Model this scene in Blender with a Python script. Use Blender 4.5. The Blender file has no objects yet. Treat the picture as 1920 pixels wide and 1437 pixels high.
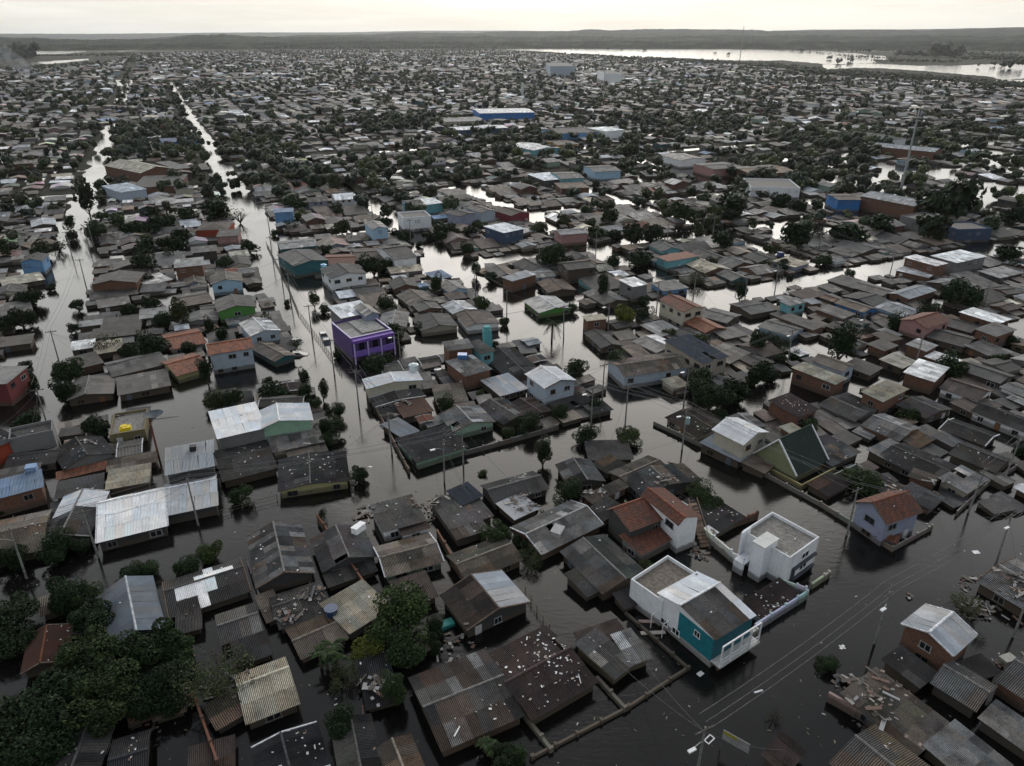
import bpy, math, random
from mathutils import Vector, Matrix
random.seed(7)
R = math.radians
scene = bpy.context.scene
col = scene.collection
# ---------------------------------------------------------------- camera
F = 1340.0; PITCH = R(25.9); CAMH = 60.0
cam = bpy.data.cameras.new('camera'); camo = bpy.data.objects.new('camera', cam); col.objects.link(camo)
cam.sensor_width = 36; cam.lens = F/1920*36; cam.clip_start = 0.5; cam.clip_end = 60000
camo.location = (0, 0, CAMH); camo.rotation_euler = (math.pi/2-PITCH, 0, 0)
scene.camera = camo
# ---------------------------------------------------------------- sky and sun
SUN_EL, SUN_AZ = 24.0, 6.0          # degrees above the horizon; degrees right of the view direction
w = bpy.data.worlds.new('World'); scene.world = w; w.use_nodes = True
nt = w.node_tree; nt.nodes.clear()
def N(t, **k):
    n = nt.nodes.new(t)
    for a, b in k.items(): setattr(n, a, b)
    return n
sky = N('ShaderNodeTexSky', sky_type='NISHITA', sun_disc=False)
sky.sun_elevation = R(SUN_EL); sky.sun_rotation = R(SUN_AZ)
sky.altitude = 0; sky.air_density = 1.6; sky.dust_density = 4.0; sky.ozone_density = 1.5
L = nt.links.new
def ramp_w(src, stops):
    n = N('ShaderNodeValToRGB'); L(src, n.inputs['Fac']); e = n.color_ramp.elements
    while len(e) < len(stops): e.new(.5)
    for q, (p, c) in zip(e, stops): q.position = p; q.color = (*c, 1) if hasattr(c, '__len__') else (c, c, c, 1)
    n.color_ramp.interpolation = 'B_SPLINE' if len(stops) > 4 else 'EASE'
    return n.outputs['Color']
def mix_w(f, a, b, mode):
    n = N('ShaderNodeMix', data_type='RGBA', blend_type=mode)
    for k, c in (('Factor', f), ('A', a), ('B', b)):
        if isinstance(c, bpy.types.NodeSocket): L(c, n.inputs[k])
        else: n.inputs[k].default_value = c
    return n.outputs['Result']
gm = N('ShaderNodeGamma'); gm.inputs['Gamma'].default_value = .5; L(sky.outputs['Color'], gm.inputs['Color'])
hs = N('ShaderNodeHueSaturation'); hs.inputs['Saturation'].default_value = .8; L(gm.outputs[0], hs.inputs['Color'])
# thin high cloud lit from behind: brightest ahead at 10 to 25 degrees, fading to the zenith and to the back
tc = N('ShaderNodeTexCoord'); sx = N('ShaderNodeSeparateXYZ'); L(tc.outputs['Generated'], sx.inputs[0])
el = ramp_w(sx.outputs['Z'], [(0, (.285,.288,.278)), (.06, (.36,.364,.352)), (.16, (.80,.79,.76)), (.30, (.96,.945,.9)), (.42, (1.0,.985,.95)), (.56, (.5,.5,.49)), (.72, (.15,.15,.15)), (1, (.08,.085,.09))])
az = ramp_w(sx.outputs['Y'], [(0, .12), (.3, .3), (.7, 1)])
veil = mix_w(1.0, el, az, 'MULTIPLY')
mp = N('ShaderNodeMapping'); mp.inputs['Scale'].default_value = (2.0, 2.0, 22); L(tc.outputs['Generated'], mp.inputs['Vector'])
cn = N('ShaderNodeTexNoise'); cn.inputs['Scale'].default_value = 1.7; cn.inputs['Detail'].default_value = 8; cn.inputs['Roughness'].default_value = .55; L(mp.outputs['Vector'], cn.inputs['Vector'])
cl = ramp_w(cn.outputs['Fac'], [(.36, .8), (.66, 1.0)])
veil = mix_w(1.0, veil, cl, 'MULTIPLY')
veil = mix_w(1.0, veil, (22, 22, 22, 1), 'MULTIPLY')
tot = mix_w(1.0, hs.outputs['Color'], veil, 'ADD')
base = ramp_w(sx.outputs['Z'], [(0, (.05,.05,.045)), (.35, (.19,.205,.23)), (1, (.30,.32,.37))])
tot = mix_w(1.0, tot, mix_w(1.0, base, (10, 10, 10, 1), 'MULTIPLY'), 'ADD')          # pale sky all round
bg = N('ShaderNodeBackground'); bg.inputs['Strength'].default_value = 0.1
out = N('ShaderNodeOutputWorld'); L(tot, bg.inputs['Color']); L(bg.outputs['Background'], out.inputs['Surface'])
sl = bpy.data.lights.new('sun', 'SUN'); sl.energy = 0.8; sl.angle = R(45); sl.color = (1, .93, .84)
so = bpy.data.objects.new('sun', sl); col.objects.link(so)
sd = Vector((math.sin(R(SUN_AZ))*math.cos(R(SUN_EL)), math.cos(R(SUN_AZ))*math.cos(R(SUN_EL)), math.sin(R(SUN_EL))))
so.rotation_euler = (-sd).to_track_quat('-Z', 'Y').to_euler(); so.location = (0, 0, 200)
vs = scene.view_settings; vs.view_transform = 'Standard'; vs.look = 'None'; vs.exposure = 0.0; vs.gamma = 1; vs.use_curve_mapping = False
scene.cycles.max_bounces = 5; scene.cycles.diffuse_bounces = 2; scene.cycles.glossy_bounces = 3; scene.cycles.volume_bounces = 0
scene.cycles.caustics_reflective = False; scene.cycles.caustics_refractive = False

# ---------------------------------------------------------------- helpers
def gp(px, py, z=0.0):
    """point of the place at height z seen at pixel (px, py) of the 1920 px wide photograph"""
    u = (px-960)/F; v = (py-718.5)/F
    dy = math.cos(PITCH)-v*math.sin(PITCH); dz = -math.sin(PITCH)-v*math.cos(PITCH)
    t = (z-CAMH)/dz
    return Vector((u*t, dy*t, z))
def proj(p):
    x, y, z = p[0], p[1], p[2]-CAMH
    d = y*math.cos(PITCH)-z*math.sin(PITCH); up = y*math.sin(PITCH)+z*math.cos(PITCH)
    return 960+F*x/d, 718.5-F*up/d
def mesh(name, verts, faces, mat=None, uvs=None, cols=None):
    me = bpy.data.meshes.new(name); me.from_pydata(verts, [], faces)
    if uvs is not None:
        uv = me.uv_layers.new(name='UVMap'); flat = [c for f in uvs for p in f for c in p]
        uv.data.foreach_set('uv', flat)
    if cols is not None:                                # one colour per face
        at = me.attributes.new('col', 'FLOAT_COLOR', 'FACE'); at.data.foreach_set('color', [c for k in cols for c in (k[0], k[1], k[2], 1)])
    if mat: me.materials.append(mat)
    return me
def link(name, me, parent=None, mtx=None, color=None):
    o = bpy.data.objects.new(name, me); col.objects.link(o)
    if parent is not None: o.parent = parent
    if mtx is not None: o.matrix_local = mtx
    if color is not None: o.color = (color[0], color[1], color[2], 1)
    return o
def tag(o, label=None, cat=None, group=None, kind=None):
    if label: o['label'] = label
    if cat: o['category'] = cat
    if group: o['group'] = group
    if kind: o['kind'] = kind
    return o
def empty(name, loc, rz=0.0):
    o = bpy.data.objects.new(name, None); col.objects.link(o); o.location = loc; o.rotation_euler = (0, 0, rz)
    o.empty_display_size = .5; return o
class MB:
    """collects boxes, tubes and faces into one mesh"""
    def __init__(s): s.v = []; s.f = []; s.c = []
    def face(s, pts, c=None):
        n = len(s.v); s.v += [tuple(p) for p in pts]; s.f.append(tuple(range(n, n+len(pts)))); s.c.append(c or (1,1,1))
    def box(s, x0, y0, z0, x1, y1, z1, M=None, c=None):
        P = [(x0,y0,z0),(x1,y0,z0),(x1,y1,z0),(x0,y1,z0),(x0,y0,z1),(x1,y0,z1),(x1,y1,z1),(x0,y1,z1)]
        if M is not None: P = [tuple(M @ Vector(p)) for p in P]
        n = len(s.v); s.v += P
        for q in ((0,3,2,1),(4,5,6,7),(0,1,5,4),(1,2,6,5),(2,3,7,6),(3,0,4,7)): s.f.append(tuple(n+i for i in q)); s.c.append(c or (1,1,1))
    def tube(s, a, b, r0, r1, n=8, c=None, cap=True):
        a = Vector(a); b = Vector(b); d = (b-a).normalized(); u = d.orthogonal().normalized(); v = d.cross(u)
        k = len(s.v)
        for p, r in ((a, r0), (b, r1)):
            for i in range(n):
                t = 2*math.pi*i/n; s.v.append(tuple(p+u*(r*math.cos(t))+v*(r*math.sin(t))))
        for i in range(n): s.f.append((k+i, k+(i+1) % n, k+n+(i+1) % n, k+n+i)); s.c.append(c or (1,1,1))
        if cap: s.f.append(tuple(k+n+i for i in range(n))); s.c.append(c or (1,1,1))
    def build(s, name, mat, parent=None, color=None, mtx=None):
        return link(name, mesh(name, s.v, s.f, mat), parent, mtx, color)

# ---------------------------------------------------------------- materials
def mat(name, fn):
    m = bpy.data.materials.new(name); m.use_nodes = True; t = m.node_tree; t.nodes.clear()
    o = t.nodes.new('ShaderNodeOutputMaterial'); b = t.nodes.new('ShaderNodeBsdfPrincipled'); t.links.new(b.outputs[0], o.inputs[0])
    def nd(tp, ins=None, **k):
        n = t.nodes.new(tp)
        for a, c in k.items(): setattr(n, a, c)
        for a, c in (ins or {}).items():
            if isinstance(c, bpy.types.NodeSocket): t.links.new(c, n.inputs[a])
            else: n.inputs[a].default_value = c
        return n
    fn(nd, b, t.links.new); return m
def mixc(nd, f, a, b, mode='MIX'):
    n = nd('ShaderNodeMix', data_type='RGBA', blend_type=mode)
    for k, c in (('Factor', f), ('A', a), ('B', b)):
        if isinstance(c, bpy.types.NodeSocket): n.id_data.links.new(c, n.inputs[k])
        else: n.inputs[k].default_value = c if k == 'Factor' else (c if len(c) == 4 else (*c, 1))
    return n.outputs['Result']
def ramp(nd, src, stops):
    n = nd('ShaderNodeValToRGB', {'Fac': src}); e = n.color_ramp.elements
    while len(e) < len(stops): e.new(.5)
    for q, (p, c) in zip(e, stops): q.position = p; q.color = (c, c, c, 1) if not hasattr(c, '__len__') else (*c, 1)
    return n.outputs['Color']
def own(nd, attr):
    return nd('ShaderNodeAttribute', attribute_name='col').outputs['Color'] if attr else nd('ShaderNodeObjectInfo').outputs['Color']
def m_sheet(attr, rough, panels, waves, stain=.55, dirt=1.0):
    def fn(nd, b, L):
        c = own(nd, attr); geo = nd('ShaderNodeNewGeometry')
        n1 = nd('ShaderNodeTexNoise', {'Vector': geo.outputs['Position'], 'Scale': .45, 'Detail': 6.0, 'Roughness': .65}).outputs['Fac']
        c = mixc(nd, 1.0, c, ramp(nd, n1, [(.3, 1-stain), (.5, .95), (.7, 1.2)]), 'MULTIPLY')
        n2 = nd('ShaderNodeTexNoise', {'Vector': geo.outputs['Position'], 'Scale': 5.0, 'Detail': 5.0, 'Roughness': .7}).outputs['Fac']
        c = mixc(nd, 1.0, c, ramp(nd, n2, [(.32, 1-.38*dirt), (.5, 1.0), (.66, 1+.3*dirt)]), 'MULTIPLY')
        n3 = nd('ShaderNodeTexNoise', {'Vector': geo.outputs['Position'], 'Scale': .22, 'Detail': 4.0, 'Roughness': .6}).outputs['Fac']
        c = mixc(nd, ramp(nd, n3, [(.55, 0), (.72, .32*dirt)]), c, (.1, .06, .035))
        uv = nd('ShaderNodeTexCoord').outputs['UV']
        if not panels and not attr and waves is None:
            lz = nd('ShaderNodeSeparateXYZ', {'Vector': nd('ShaderNodeTexCoord').outputs['Object']}).outputs['Z']   # corrugation shading put into the colour: dark valleys, light crests
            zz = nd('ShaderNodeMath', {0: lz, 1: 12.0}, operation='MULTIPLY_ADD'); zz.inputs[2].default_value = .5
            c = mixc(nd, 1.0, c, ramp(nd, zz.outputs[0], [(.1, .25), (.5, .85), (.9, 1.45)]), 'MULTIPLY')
        if panels:
            s = nd('ShaderNodeVectorMath', {0: uv, 1: (1.06, 2.1, 1)}, operation='DIVIDE').outputs[0]
            s = nd('ShaderNodeVectorMath', {0: s}, operation='FLOOR').outputs[0]
            rnd = nd('ShaderNodeTexWhiteNoise', {'Vector': s}).outputs['Value']
            c = mixc(nd, 1.0, c, ramp(nd, rnd, [(0, .55), (.15, .85), (.7, 1.05), (.9, 1.25), (1, 2.1)]), 'MULTIPLY')
        if waves:
            wv = nd('ShaderNodeTexWave', {'Vector': uv, 'Scale': 1/.177/6.2832*3.1416*2/2, 'Distortion': 0.0}, bands_direction='X').outputs['Fac']
            bp = nd('ShaderNodeBump', {'Height': wv, 'Strength': .8, 'Distance': .05}); L(bp.outputs[0], b.inputs['Normal'])
        L(c, b.inputs['Base Color']); b.inputs['Roughness'].default_value = rough; b.inputs['Specular IOR Level'].default_value = .35
    return fn
M = {}
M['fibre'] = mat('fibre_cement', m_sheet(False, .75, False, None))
M['metal'] = mat('metal_sheet', m_sheet(False, .5, False, False, .12, .3))
M['roof_obj'] = mat('roof_far', m_sheet(False, .7, True, True))
M['roof_attr'] = mat('roof_mass', m_sheet(True, .7, True, False, .45))
def tile_fn(nd, b, L):
    c = own(nd, False); uv = nd('ShaderNodeTexCoord').outputs['UV']
    s = nd('ShaderNodeVectorMath', {0: uv, 1: (.24, .36, 1)}, operation='DIVIDE').outputs[0]
    s = nd('ShaderNodeVectorMath', {0: s}, operation='FLOOR').outputs[0]
    rnd = nd('ShaderNodeTexWhiteNoise', {'Vector': s}).outputs['Value']
    c = mixc(nd, 1.0, c, ramp(nd, rnd, [(0, .5), (.2, .8), (.8, 1.1), (1, 1.5)]), 'MULTIPLY')
    geo = nd('ShaderNodeNewGeometry')
    n = nd('ShaderNodeTexNoise', {'Vector': geo.outputs['Position'], 'Scale': .8, 'Detail': 5.0, 'Roughness': .7}).outputs['Fac']
    c = mixc(nd, ramp(nd, n, [(.45, 0), (.68, .75)]), c, (.05, .045, .04))
    L(c, b.inputs['Base Color']); b.inputs['Roughness'].default_value = .8
M['tile'] = mat('clay_tile', tile_fn)
def wall_fn(attr, brick=False):
    def fn(nd, b, L):
        c = own(nd, attr); geo = nd('ShaderNodeNewGeometry'); pos = geo.outputs['Position']
        if brick:
            uv = nd('ShaderNodeTexCoord').outputs['UV']
            br = nd('ShaderNodeTexBrick', {'Vector': uv, 'Color1': (.19,.075,.04,1), 'Color2': (.12,.045,.025,1), 'Mortar': (.12,.1,.08,1), 'Scale': 1.0, 'Mortar Size': .025, 'Brick Width': .4, 'Row Height': .22})
            c = br.outputs['Color']
        n1 = nd('ShaderNodeTexNoise', {'Vector': pos, 'Scale': .9, 'Detail': 6.0, 'Roughness': .7}).outputs['Fac']
        c = mixc(nd, 1.0, c, ramp(nd, n1, [(.3, .82), (.5, 1.0), (.7, 1.05)]), 'MULTIPLY')
        mp_ = nd('ShaderNodeMapping', {'Vector': pos, 'Scale': (3, 3, .35)})
        n2 = nd('ShaderNodeTexNoise', {'Vector': mp_.outputs[0], 'Scale': 1.2, 'Detail': 5.0, 'Roughness': .7}).outputs['Fac']
        c = mixc(nd, ramp(nd, n2, [(.56, 0), (.78, .4)]), c, (.07, .06, .05))
        z = nd('ShaderNodeSeparateXYZ', {'Vector': pos}).outputs['Z']     # flood line left on the walls
        zz = nd('ShaderNodeMath', {0: z, 1: n1}, operation='SUBTRACT').outputs[0]
        c = mixc(nd, ramp(nd, zz, [(0.0, .75), (.28, .6), (.42, 0)]), c, (.075, .06, .042))
        L(c, b.inputs['Base Color']); b.inputs['Roughness'].default_value = .85
    return fn
M['wall'] = mat('painted_wall', wall_fn(False)); M['brick'] = mat('brick_wall', wall_fn(False, True)); M['wall_attr'] = mat('wall_mass', wall_fn(True))
def plain(rough, spec=.4, noise=.25, metal=0):
    def fn(nd, b, L):
        c = own(nd, False); pos = nd('ShaderNodeNewGeometry').outputs['Position']
        n1 = nd('ShaderNodeTexNoise', {'Vector': pos, 'Scale': 2.5, 'Detail': 5.0, 'Roughness': .7}).outputs['Fac']
        c = mixc(nd, 1.0, c, ramp(nd, n1, [(.3, 1-noise), (.7, 1+noise)]), 'MULTIPLY')
        L(c, b.inputs['Base Color']); b.inputs['Roughness'].default_value = rough; b.inputs['Specular IOR Level'].default_value = spec; b.inputs['Metallic'].default_value = metal
    return fn
M['plain'] = mat('plain_paint', plain(.6)); M['glossy'] = mat('glossy_paint', plain(.2, .5, .08)); M['rough'] = mat('rough_surface', plain(.9, .2, .5))
M['glass'] = mat('window_glass', lambda nd, b, L: (b.inputs['Base Color'].__setattr__('default_value', (.015,.017,.02,1)), b.inputs['Roughness'].__setattr__('default_value', .08)))
M['debris'] = mat('debris', lambda nd, b, L: (L(own(nd, True), b.inputs['Base Color']), b.inputs['Roughness'].__setattr__('default_value', .6)))
def leaf_fn(nd, b, L):
    c = own(nd, False); r = nd('ShaderNodeNewGeometry').outputs['Random Per Island']
    c = mixc(nd, 1.0, c, ramp(nd, r, [(0, .45), (.5, .95), (.85, 1.3), (1, 2.0)]), 'MULTIPLY')
    L(c, b.inputs['Base Color']); b.inputs['Roughness'].default_value = .7; b.inputs['Specular IOR Level'].default_value = .12; b.inputs['Subsurface Weight'].default_value = 0
M['leaf'] = mat('leaves', leaf_fn)
def leafa_fn(nd, b, L):
    L(own(nd, True), b.inputs['Base Color']); b.inputs['Roughness'].default_value = .6; b.inputs['Specular IOR Level'].default_value = .2
M['leaf_attr'] = mat('leaves_mass', leafa_fn)
def bark_fn(nd, b, L): b.inputs['Base Color'].default_value = (.07,.055,.04,1); b.inputs['Roughness'].default_value = .9
M['bark'] = mat('bark', bark_fn)
def water_fn(nd, b, L):
    pos = nd('ShaderNodeNewGeometry').outputs['Position']
    n = nd('ShaderNodeTexNoise', {'Vector': pos, 'Scale': .035, 'Detail': 5.0, 'Roughness': .6}).outputs['Fac']
    c = mixc(nd, ramp(nd, n, [(.35, 0), (.7, 1)]), (.0045, .0045, .0042), (.0115, .0108, .0095))
    L(c, b.inputs['Base Color'])
    b.inputs['IOR'].default_value = 1.333; b.inputs['Specular IOR Level'].default_value = .5
    r = nd('ShaderNodeTexNoise', {'Vector': pos, 'Scale': .06, 'Detail': 3.0}).outputs['Fac']
    L(ramp(nd, r, [(.3, .05), (.7, .17)]), b.inputs['Roughness'])
    m1 = nd('ShaderNodeMapping', {'Vector': pos, 'Rotation': (0, 0, .5), 'Scale': (.45, 1.5, 1)})
    w1 = nd('ShaderNodeTexNoise', {'Vector': m1.outputs[0], 'Scale': 1.3, 'Detail': 5.0, 'Roughness': .62, 'Distortion': .6}).outputs['Fac']
    amp = nd('ShaderNodeTexNoise', {'Vector': pos, 'Scale': .03, 'Detail': 2.0}).outputs['Fac']
    h = nd('ShaderNodeMath', {0: w1, 1: ramp(nd, amp, [(.38, .25), (.62, 1)])}, operation='MULTIPLY').outputs[0]
    bp = nd('ShaderNodeBump', {'Height': h, 'Strength': .32, 'Distance': .07}); L(bp.outputs[0], b.inputs['Normal'])
M['water'] = mat('flood_water', water_fn)
def ground_fn(nd, b, L):
    pos = nd('ShaderNodeNewGeometry').outputs['Position']
    n = nd('ShaderNodeTexNoise', {'Vector': pos, 'Scale': .006, 'Detail': 9.0, 'Roughness': .7}).outputs['Fac']
    c = mixc(nd, ramp(nd, n, [(.38, 0), (.6, 1)]), (.018, .025, .013), (.11, .1, .07))
    L(c, b.inputs['Base Color']); b.inputs['Roughness'].default_value = .95; b.inputs['Specular IOR Level'].default_value = .1
M['ground'] = mat('far_ground', ground_fn)
def yard_fn(nd, b, L):
    pos = nd('ShaderNodeNewGeometry').outputs['Position']
    n = nd('ShaderNodeTexNoise', {'Vector': pos, 'Scale': .05, 'Detail': 8.0, 'Roughness': .7}).outputs['Fac']
    L(mixc(nd, ramp(nd, n, [(.38, 0), (.62, 1)]), (.014, .018, .01), (.04, .035, .027)), b.inputs['Base Color']); b.inputs['Roughness'].default_value = .95; b.inputs['Specular IOR Level'].default_value = .1
M['yard'] = mat('yard_ground', yard_fn)
# ---------------------------------------------------------------- house builder
RC = dict(grey=((.12,.115,.108),'fibre'), dark=((.063,.06,.057),'fibre'), black=((.036,.036,.04),'fibre'), light=((.24,.232,.22),'fibre'),
          white=((.84,.85,.86),'metal'), zinc=((.27,.29,.31),'metal'), silver=((.52,.53,.54),'metal'), blue=((.16,.24,.36),'metal'), tan=((.155,.128,.098),'fibre'),
          brown=((.085,.06,.048),'fibre'), maroon=((.062,.038,.035),'fibre'), rust=((.085,.035,.02),'metal'), red=((.13,.047,.028),'tile'), orange=((.2,.075,.04),'tile'),
          cream=((.42,.39,.31),'fibre'), slate=((.045,.055,.075),'metal'), green=((.02,.035,.028),'metal'), conc=((.2,.19,.175),'plain'))
for _k, (_c, _m) in list(RC.items()):
    if _m in ('fibre', 'tile') and _k != 'cream': RC[_k] = (tuple((q*.7+sum(_c)/3*.3)*1.06 for q in _c) if _m == 'fibre' else tuple(q*1.1 for q in _c), _m)
RN = dict(grey='grey corrugated', dark='dark grey corrugated', black='near black', light='pale grey corrugated', white='white metal', zinc='dull metal', silver='silvery metal',
          blue='blue sheet', tan='tan corrugated', brown='brown stained', maroon='dark maroon', rust='rusty metal', red='red clay tile', orange='orange tile', cream='cream coloured',
          slate='slate blue', green='dark green', conc='flat concrete')
WC = dict(brick=None, grey=(.17,.17,.17), white=(.74,.76,.78), cream=(.45,.42,.34), blue=(.13,.28,.5), sky=(.34,.5,.64), teal=(.02,.11,.13), mint=(.25,.4,.3), green=(.08,.24,.05),
          yellow=(.34,.32,.16), ochre=(.17,.14,.075), purple=(.105,.062,.195), red=(.3,.05,.02), pink=(.36,.2,.19), crimson=(.2,.03,.05), navy=(.04,.07,.13), cyan=(.15,.38,.42), wood=(.07,.052,.038),
          dark=(.045,.045,.045), lilac=(.25,.28,.38), pale=(.36,.42,.49), bright=(.03,.15,.4), beige=(.32,.285,.235), orange=(.5,.22,.04), maroon=(.15,.03,.03))
WN = dict(brick='bare brick', grey='grey', white='white', cream='cream', blue='blue', sky='sky blue', teal='teal', mint='mint green', green='bright green', yellow='yellow', ochre='ochre', purple='purple',
          red='orange red', pink='pink', crimson='crimson', navy='navy blue', cyan='turquoise', wood='dark timber', dark='dark', lilac='lilac', pale='pale blue', bright='bright blue', beige='beige', orange='orange', maroon='maroon')
WC['lime'] = (.22,.24,.13); WN['lime'] = 'pale lime'
def sheet_mesh(name, waves, depth):
    v = []; f = []; n = waves*4
    for j in (0, 1):
        for i in range(n+1): v.append((-.5+i/n, j, depth*math.cos(i*math.pi/2)))
    for i in range(n): f.append((i, i+1, n+2+i, n+1+i))
    me = mesh(name, v, f); return me
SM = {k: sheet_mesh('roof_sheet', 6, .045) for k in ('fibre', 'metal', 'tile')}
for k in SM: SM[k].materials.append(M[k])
def rows_tile():
    v = []; f = []; nx, ny = 12, 6; uv = []
    for j in range(ny):
        for e in (0, 1):
            for i in range(nx+1): v.append((-.5+i/nx, (j+e)/ny, (.035 if i % 2 else 0)+(.03 if e == 0 else -.01)))
        b0 = j*2*(nx+1)
        for i in range(nx): f.append((b0+i, b0+i+1, b0+nx+2+i, b0+nx+1+i)); uv.append([(i*.09, j*.36), (i*.09+.09, j*.36), (i*.09+.09, j*.36+.35), (i*.09, j*.36+.35)])
    return mesh('tile_panel', v, f, M['tile'], uv)
SM['tile'] = rows_tile()
def frame_mesh(nx, nz):
    m = MB(); t = .07
    m.box(-.5,-.06,-.5,-.5+t,.0,.5); m.box(.5-t,-.06,-.5,.5,.0,.5); m.box(-.5+t,-.06,.5-t,.5-t,.0,.5); m.box(-.58,-.1,-.5,.58,0,-.5+t) ; m.box(-.03,-.055,-.5+t,.03,-.01,.5-t)
    return mesh('window', m.v, m.f, M['plain'])
WIN = frame_mesh(1, 1)
def pane_mesh():
    m = MB(); m.box(-.43,-.03,-.43,.43,-.005,.43); return mesh('pane', m.v, m.f, M['glass'])
PANE = pane_mesh()
def door_mesh():
    m = MB(); m.box(-.5,-.06,0,.5,0,1); m.box(-.42,-.08,.08,.42,-.06,.45); m.box(-.42,-.08,.53,.42,-.06,.92); return mesh('door', m.v, m.f, M['plain'])
DOOR = door_mesh()
FOOT = []           # footprints: centre x, y, half w, half d, cos, sin
def add_foot(c, W, D, rz, pad=.3):
    FOOT.append((c[0], c[1], W/2+pad, D/2+pad, math.cos(rz), math.sin(rz)))
def hit(x, y):
    for fx, fy, hw, hd, c, s in FOOT:
        dx, dy = x-fx, y-fy
        if abs(dx) > 22 or abs(dy) > 22: continue
        if abs(dx*c+dy*s) < hw and abs(-dx*s+dy*c) < hd: return True
    return False
def vary(c, rng, key, flip=.08):
    k = rng.choice((.62,.8,.9,1,1,1.1,1.25)) if key in ('grey','dark','light','tan','brown','black') else rng.uniform(.9,1.08)
    if rng.random() < flip and key in ('grey','dark','tan','brown','light'): k = rng.choice((2.1, 1.8, .45, .5))
    t = rng.uniform(-.06,.06)
    if key in ('grey', 'tan', 'brown') and rng.random() < .12: return (c[0]*k*1.15, c[1]*k*.92, c[2]*k*.75)
    return (min(.85,c[0]*k*(1+t)), min(.85,c[1]*k), min(.85,c[2]*k*(1-t)))
def lay(root, O, U, V, lu, lv, key, rng, near, missing=.005, alt=None, zones=None):
    """one roof plane: corner O, unit U along the eave, unit V up the slope"""
    U = Vector(U).normalized(); V = Vector(V).normalized(); Nn = U.cross(V)
    if Nn.z < 0: O = Vector(O)+U*lu; U = -U; Nn = U.cross(V)
    O = Vector(O); c, mt = RC[key]
    if mt == 'plain': mt = 'fibre'
    if not near:
        nu = max(1, int(lu/1.06)); z = .03
        v = [O, O+U*lu, O+U*lu+V*lv, O+V*lv]; T = .08
        vv = [p+Nn*z for p in v]+[p-Nn*(T-z) for p in v]
        f = [(0,1,2,3),(4,7,6,5),(0,4,5,1),(1,5,6,2),(2,6,7,3),(3,7,4,0)]
        o1 = rng.random()*50
        uv = [[(o1,0),(o1+lu,0),(o1+lu,lv),(o1,lv)]]+[[(0,0)]*4]*5
        me = mesh('roof', [tuple(p) for p in vv], f, M['tile'] if mt == 'tile' else M['roof_obj'], uv)
        return link('roof', me, root, None, vary(c, rng, key, 0))
    nc = max(1, round(lu/1.06)); rowlen = 2.3 if mt != 'metal' else 3.6
    nr = max(1, math.ceil(lv/rowlen-.2)); wd = lu/nc; ln = lv/nr
    last = None
    zone = [rng.choice((.8, .95, 1.1)) for _ in range(nr)]
    for r_ in range(nr):
        for k in range(nc):
            if rng.random() < missing and mt != 'tile': continue
            kk = key
            if alt: kk = alt(k/nc, r_/nr) or key
            cc, m2 = RC[kk]
            if m2 == 'plain': m2 = 'fibre'
            if kk in ('grey','tan','brown','dark') and last and rng.random() < .55: col_ = tuple(q*rng.uniform(.95,1.05) for q in last)
            else: col_ = vary(cc, rng, kk); 
            last = col_ if kk == key else None
            P = O+U*(wd*(k+.5))+V*(ln*r_-.08)+Nn*(.03+.012*r_+rng.uniform(0,.01))
            tw = rng.gauss(0, .008)
            m = Matrix(((U.x*wd, V.x*(ln+.12), Nn.x, P.x), (U.y*wd, V.y*(ln+.12), Nn.y, P.y), (U.z*wd, V.z*(ln+.12), Nn.z, P.z), (0, 0, 0, 1)))
            m = m @ Matrix.Rotation(tw, 4, 'Z')
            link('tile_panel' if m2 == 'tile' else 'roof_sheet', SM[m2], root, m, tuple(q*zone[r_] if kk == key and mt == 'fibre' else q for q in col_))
def ring_wall(root, pts, wkey, z0=-1.0, th=.16, name='wall'):
    """pts: (x, y, top) round the house"""
    cx = sum(p[0] for p in pts)/len(pts); cy = sum(p[1] for p in pts)/len(pts)
    hw = max(abs(p[0]-cx) for p in pts); hd = max(abs(p[1]-cy) for p in pts)
    inn = [(cx+(p[0]-cx)*(1-th/hw), cy+(p[1]-cy)*(1-th/hd), p[2]) for p in pts]
    n = len(pts); v = []; f = []; uv = []; run = 0
    for i in range(n):
        a, b = pts[i], pts[(i+1) % n]; ia, ib = inn[i], inn[(i+1) % n]
        l = math.hypot(b[0]-a[0], b[1]-a[1]); k = len(v)
        v += [(a[0],a[1],z0),(b[0],b[1],z0),(b[0],b[1],b[2]),(a[0],a[1],a[2]),(ia[0],ia[1],z0),(ib[0],ib[1],z0),(ib[0],ib[1],ib[2]),(ia[0],ia[1],ia[2])]
        f += [(k,k+1,k+2,k+3),(k+5,k+4,k+7,k+6),(k+3,k+2,k+6,k+7)]
        uv += [[(run,z0),(run+l,z0),(run+l,b[2]),(run,a[2])],[(run+l,z0),(run,z0),(run,a[2]),(run+l,b[2])],[(run,0),(run+l,0),(run+l,.16),(run,.16)]]
        run += l
    me = mesh(name, v, f, M['brick'] if wkey == 'brick' else M['wall'], uv)
    return link(name, me, root, None, WC[wkey] or (1,1,1))
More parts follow.
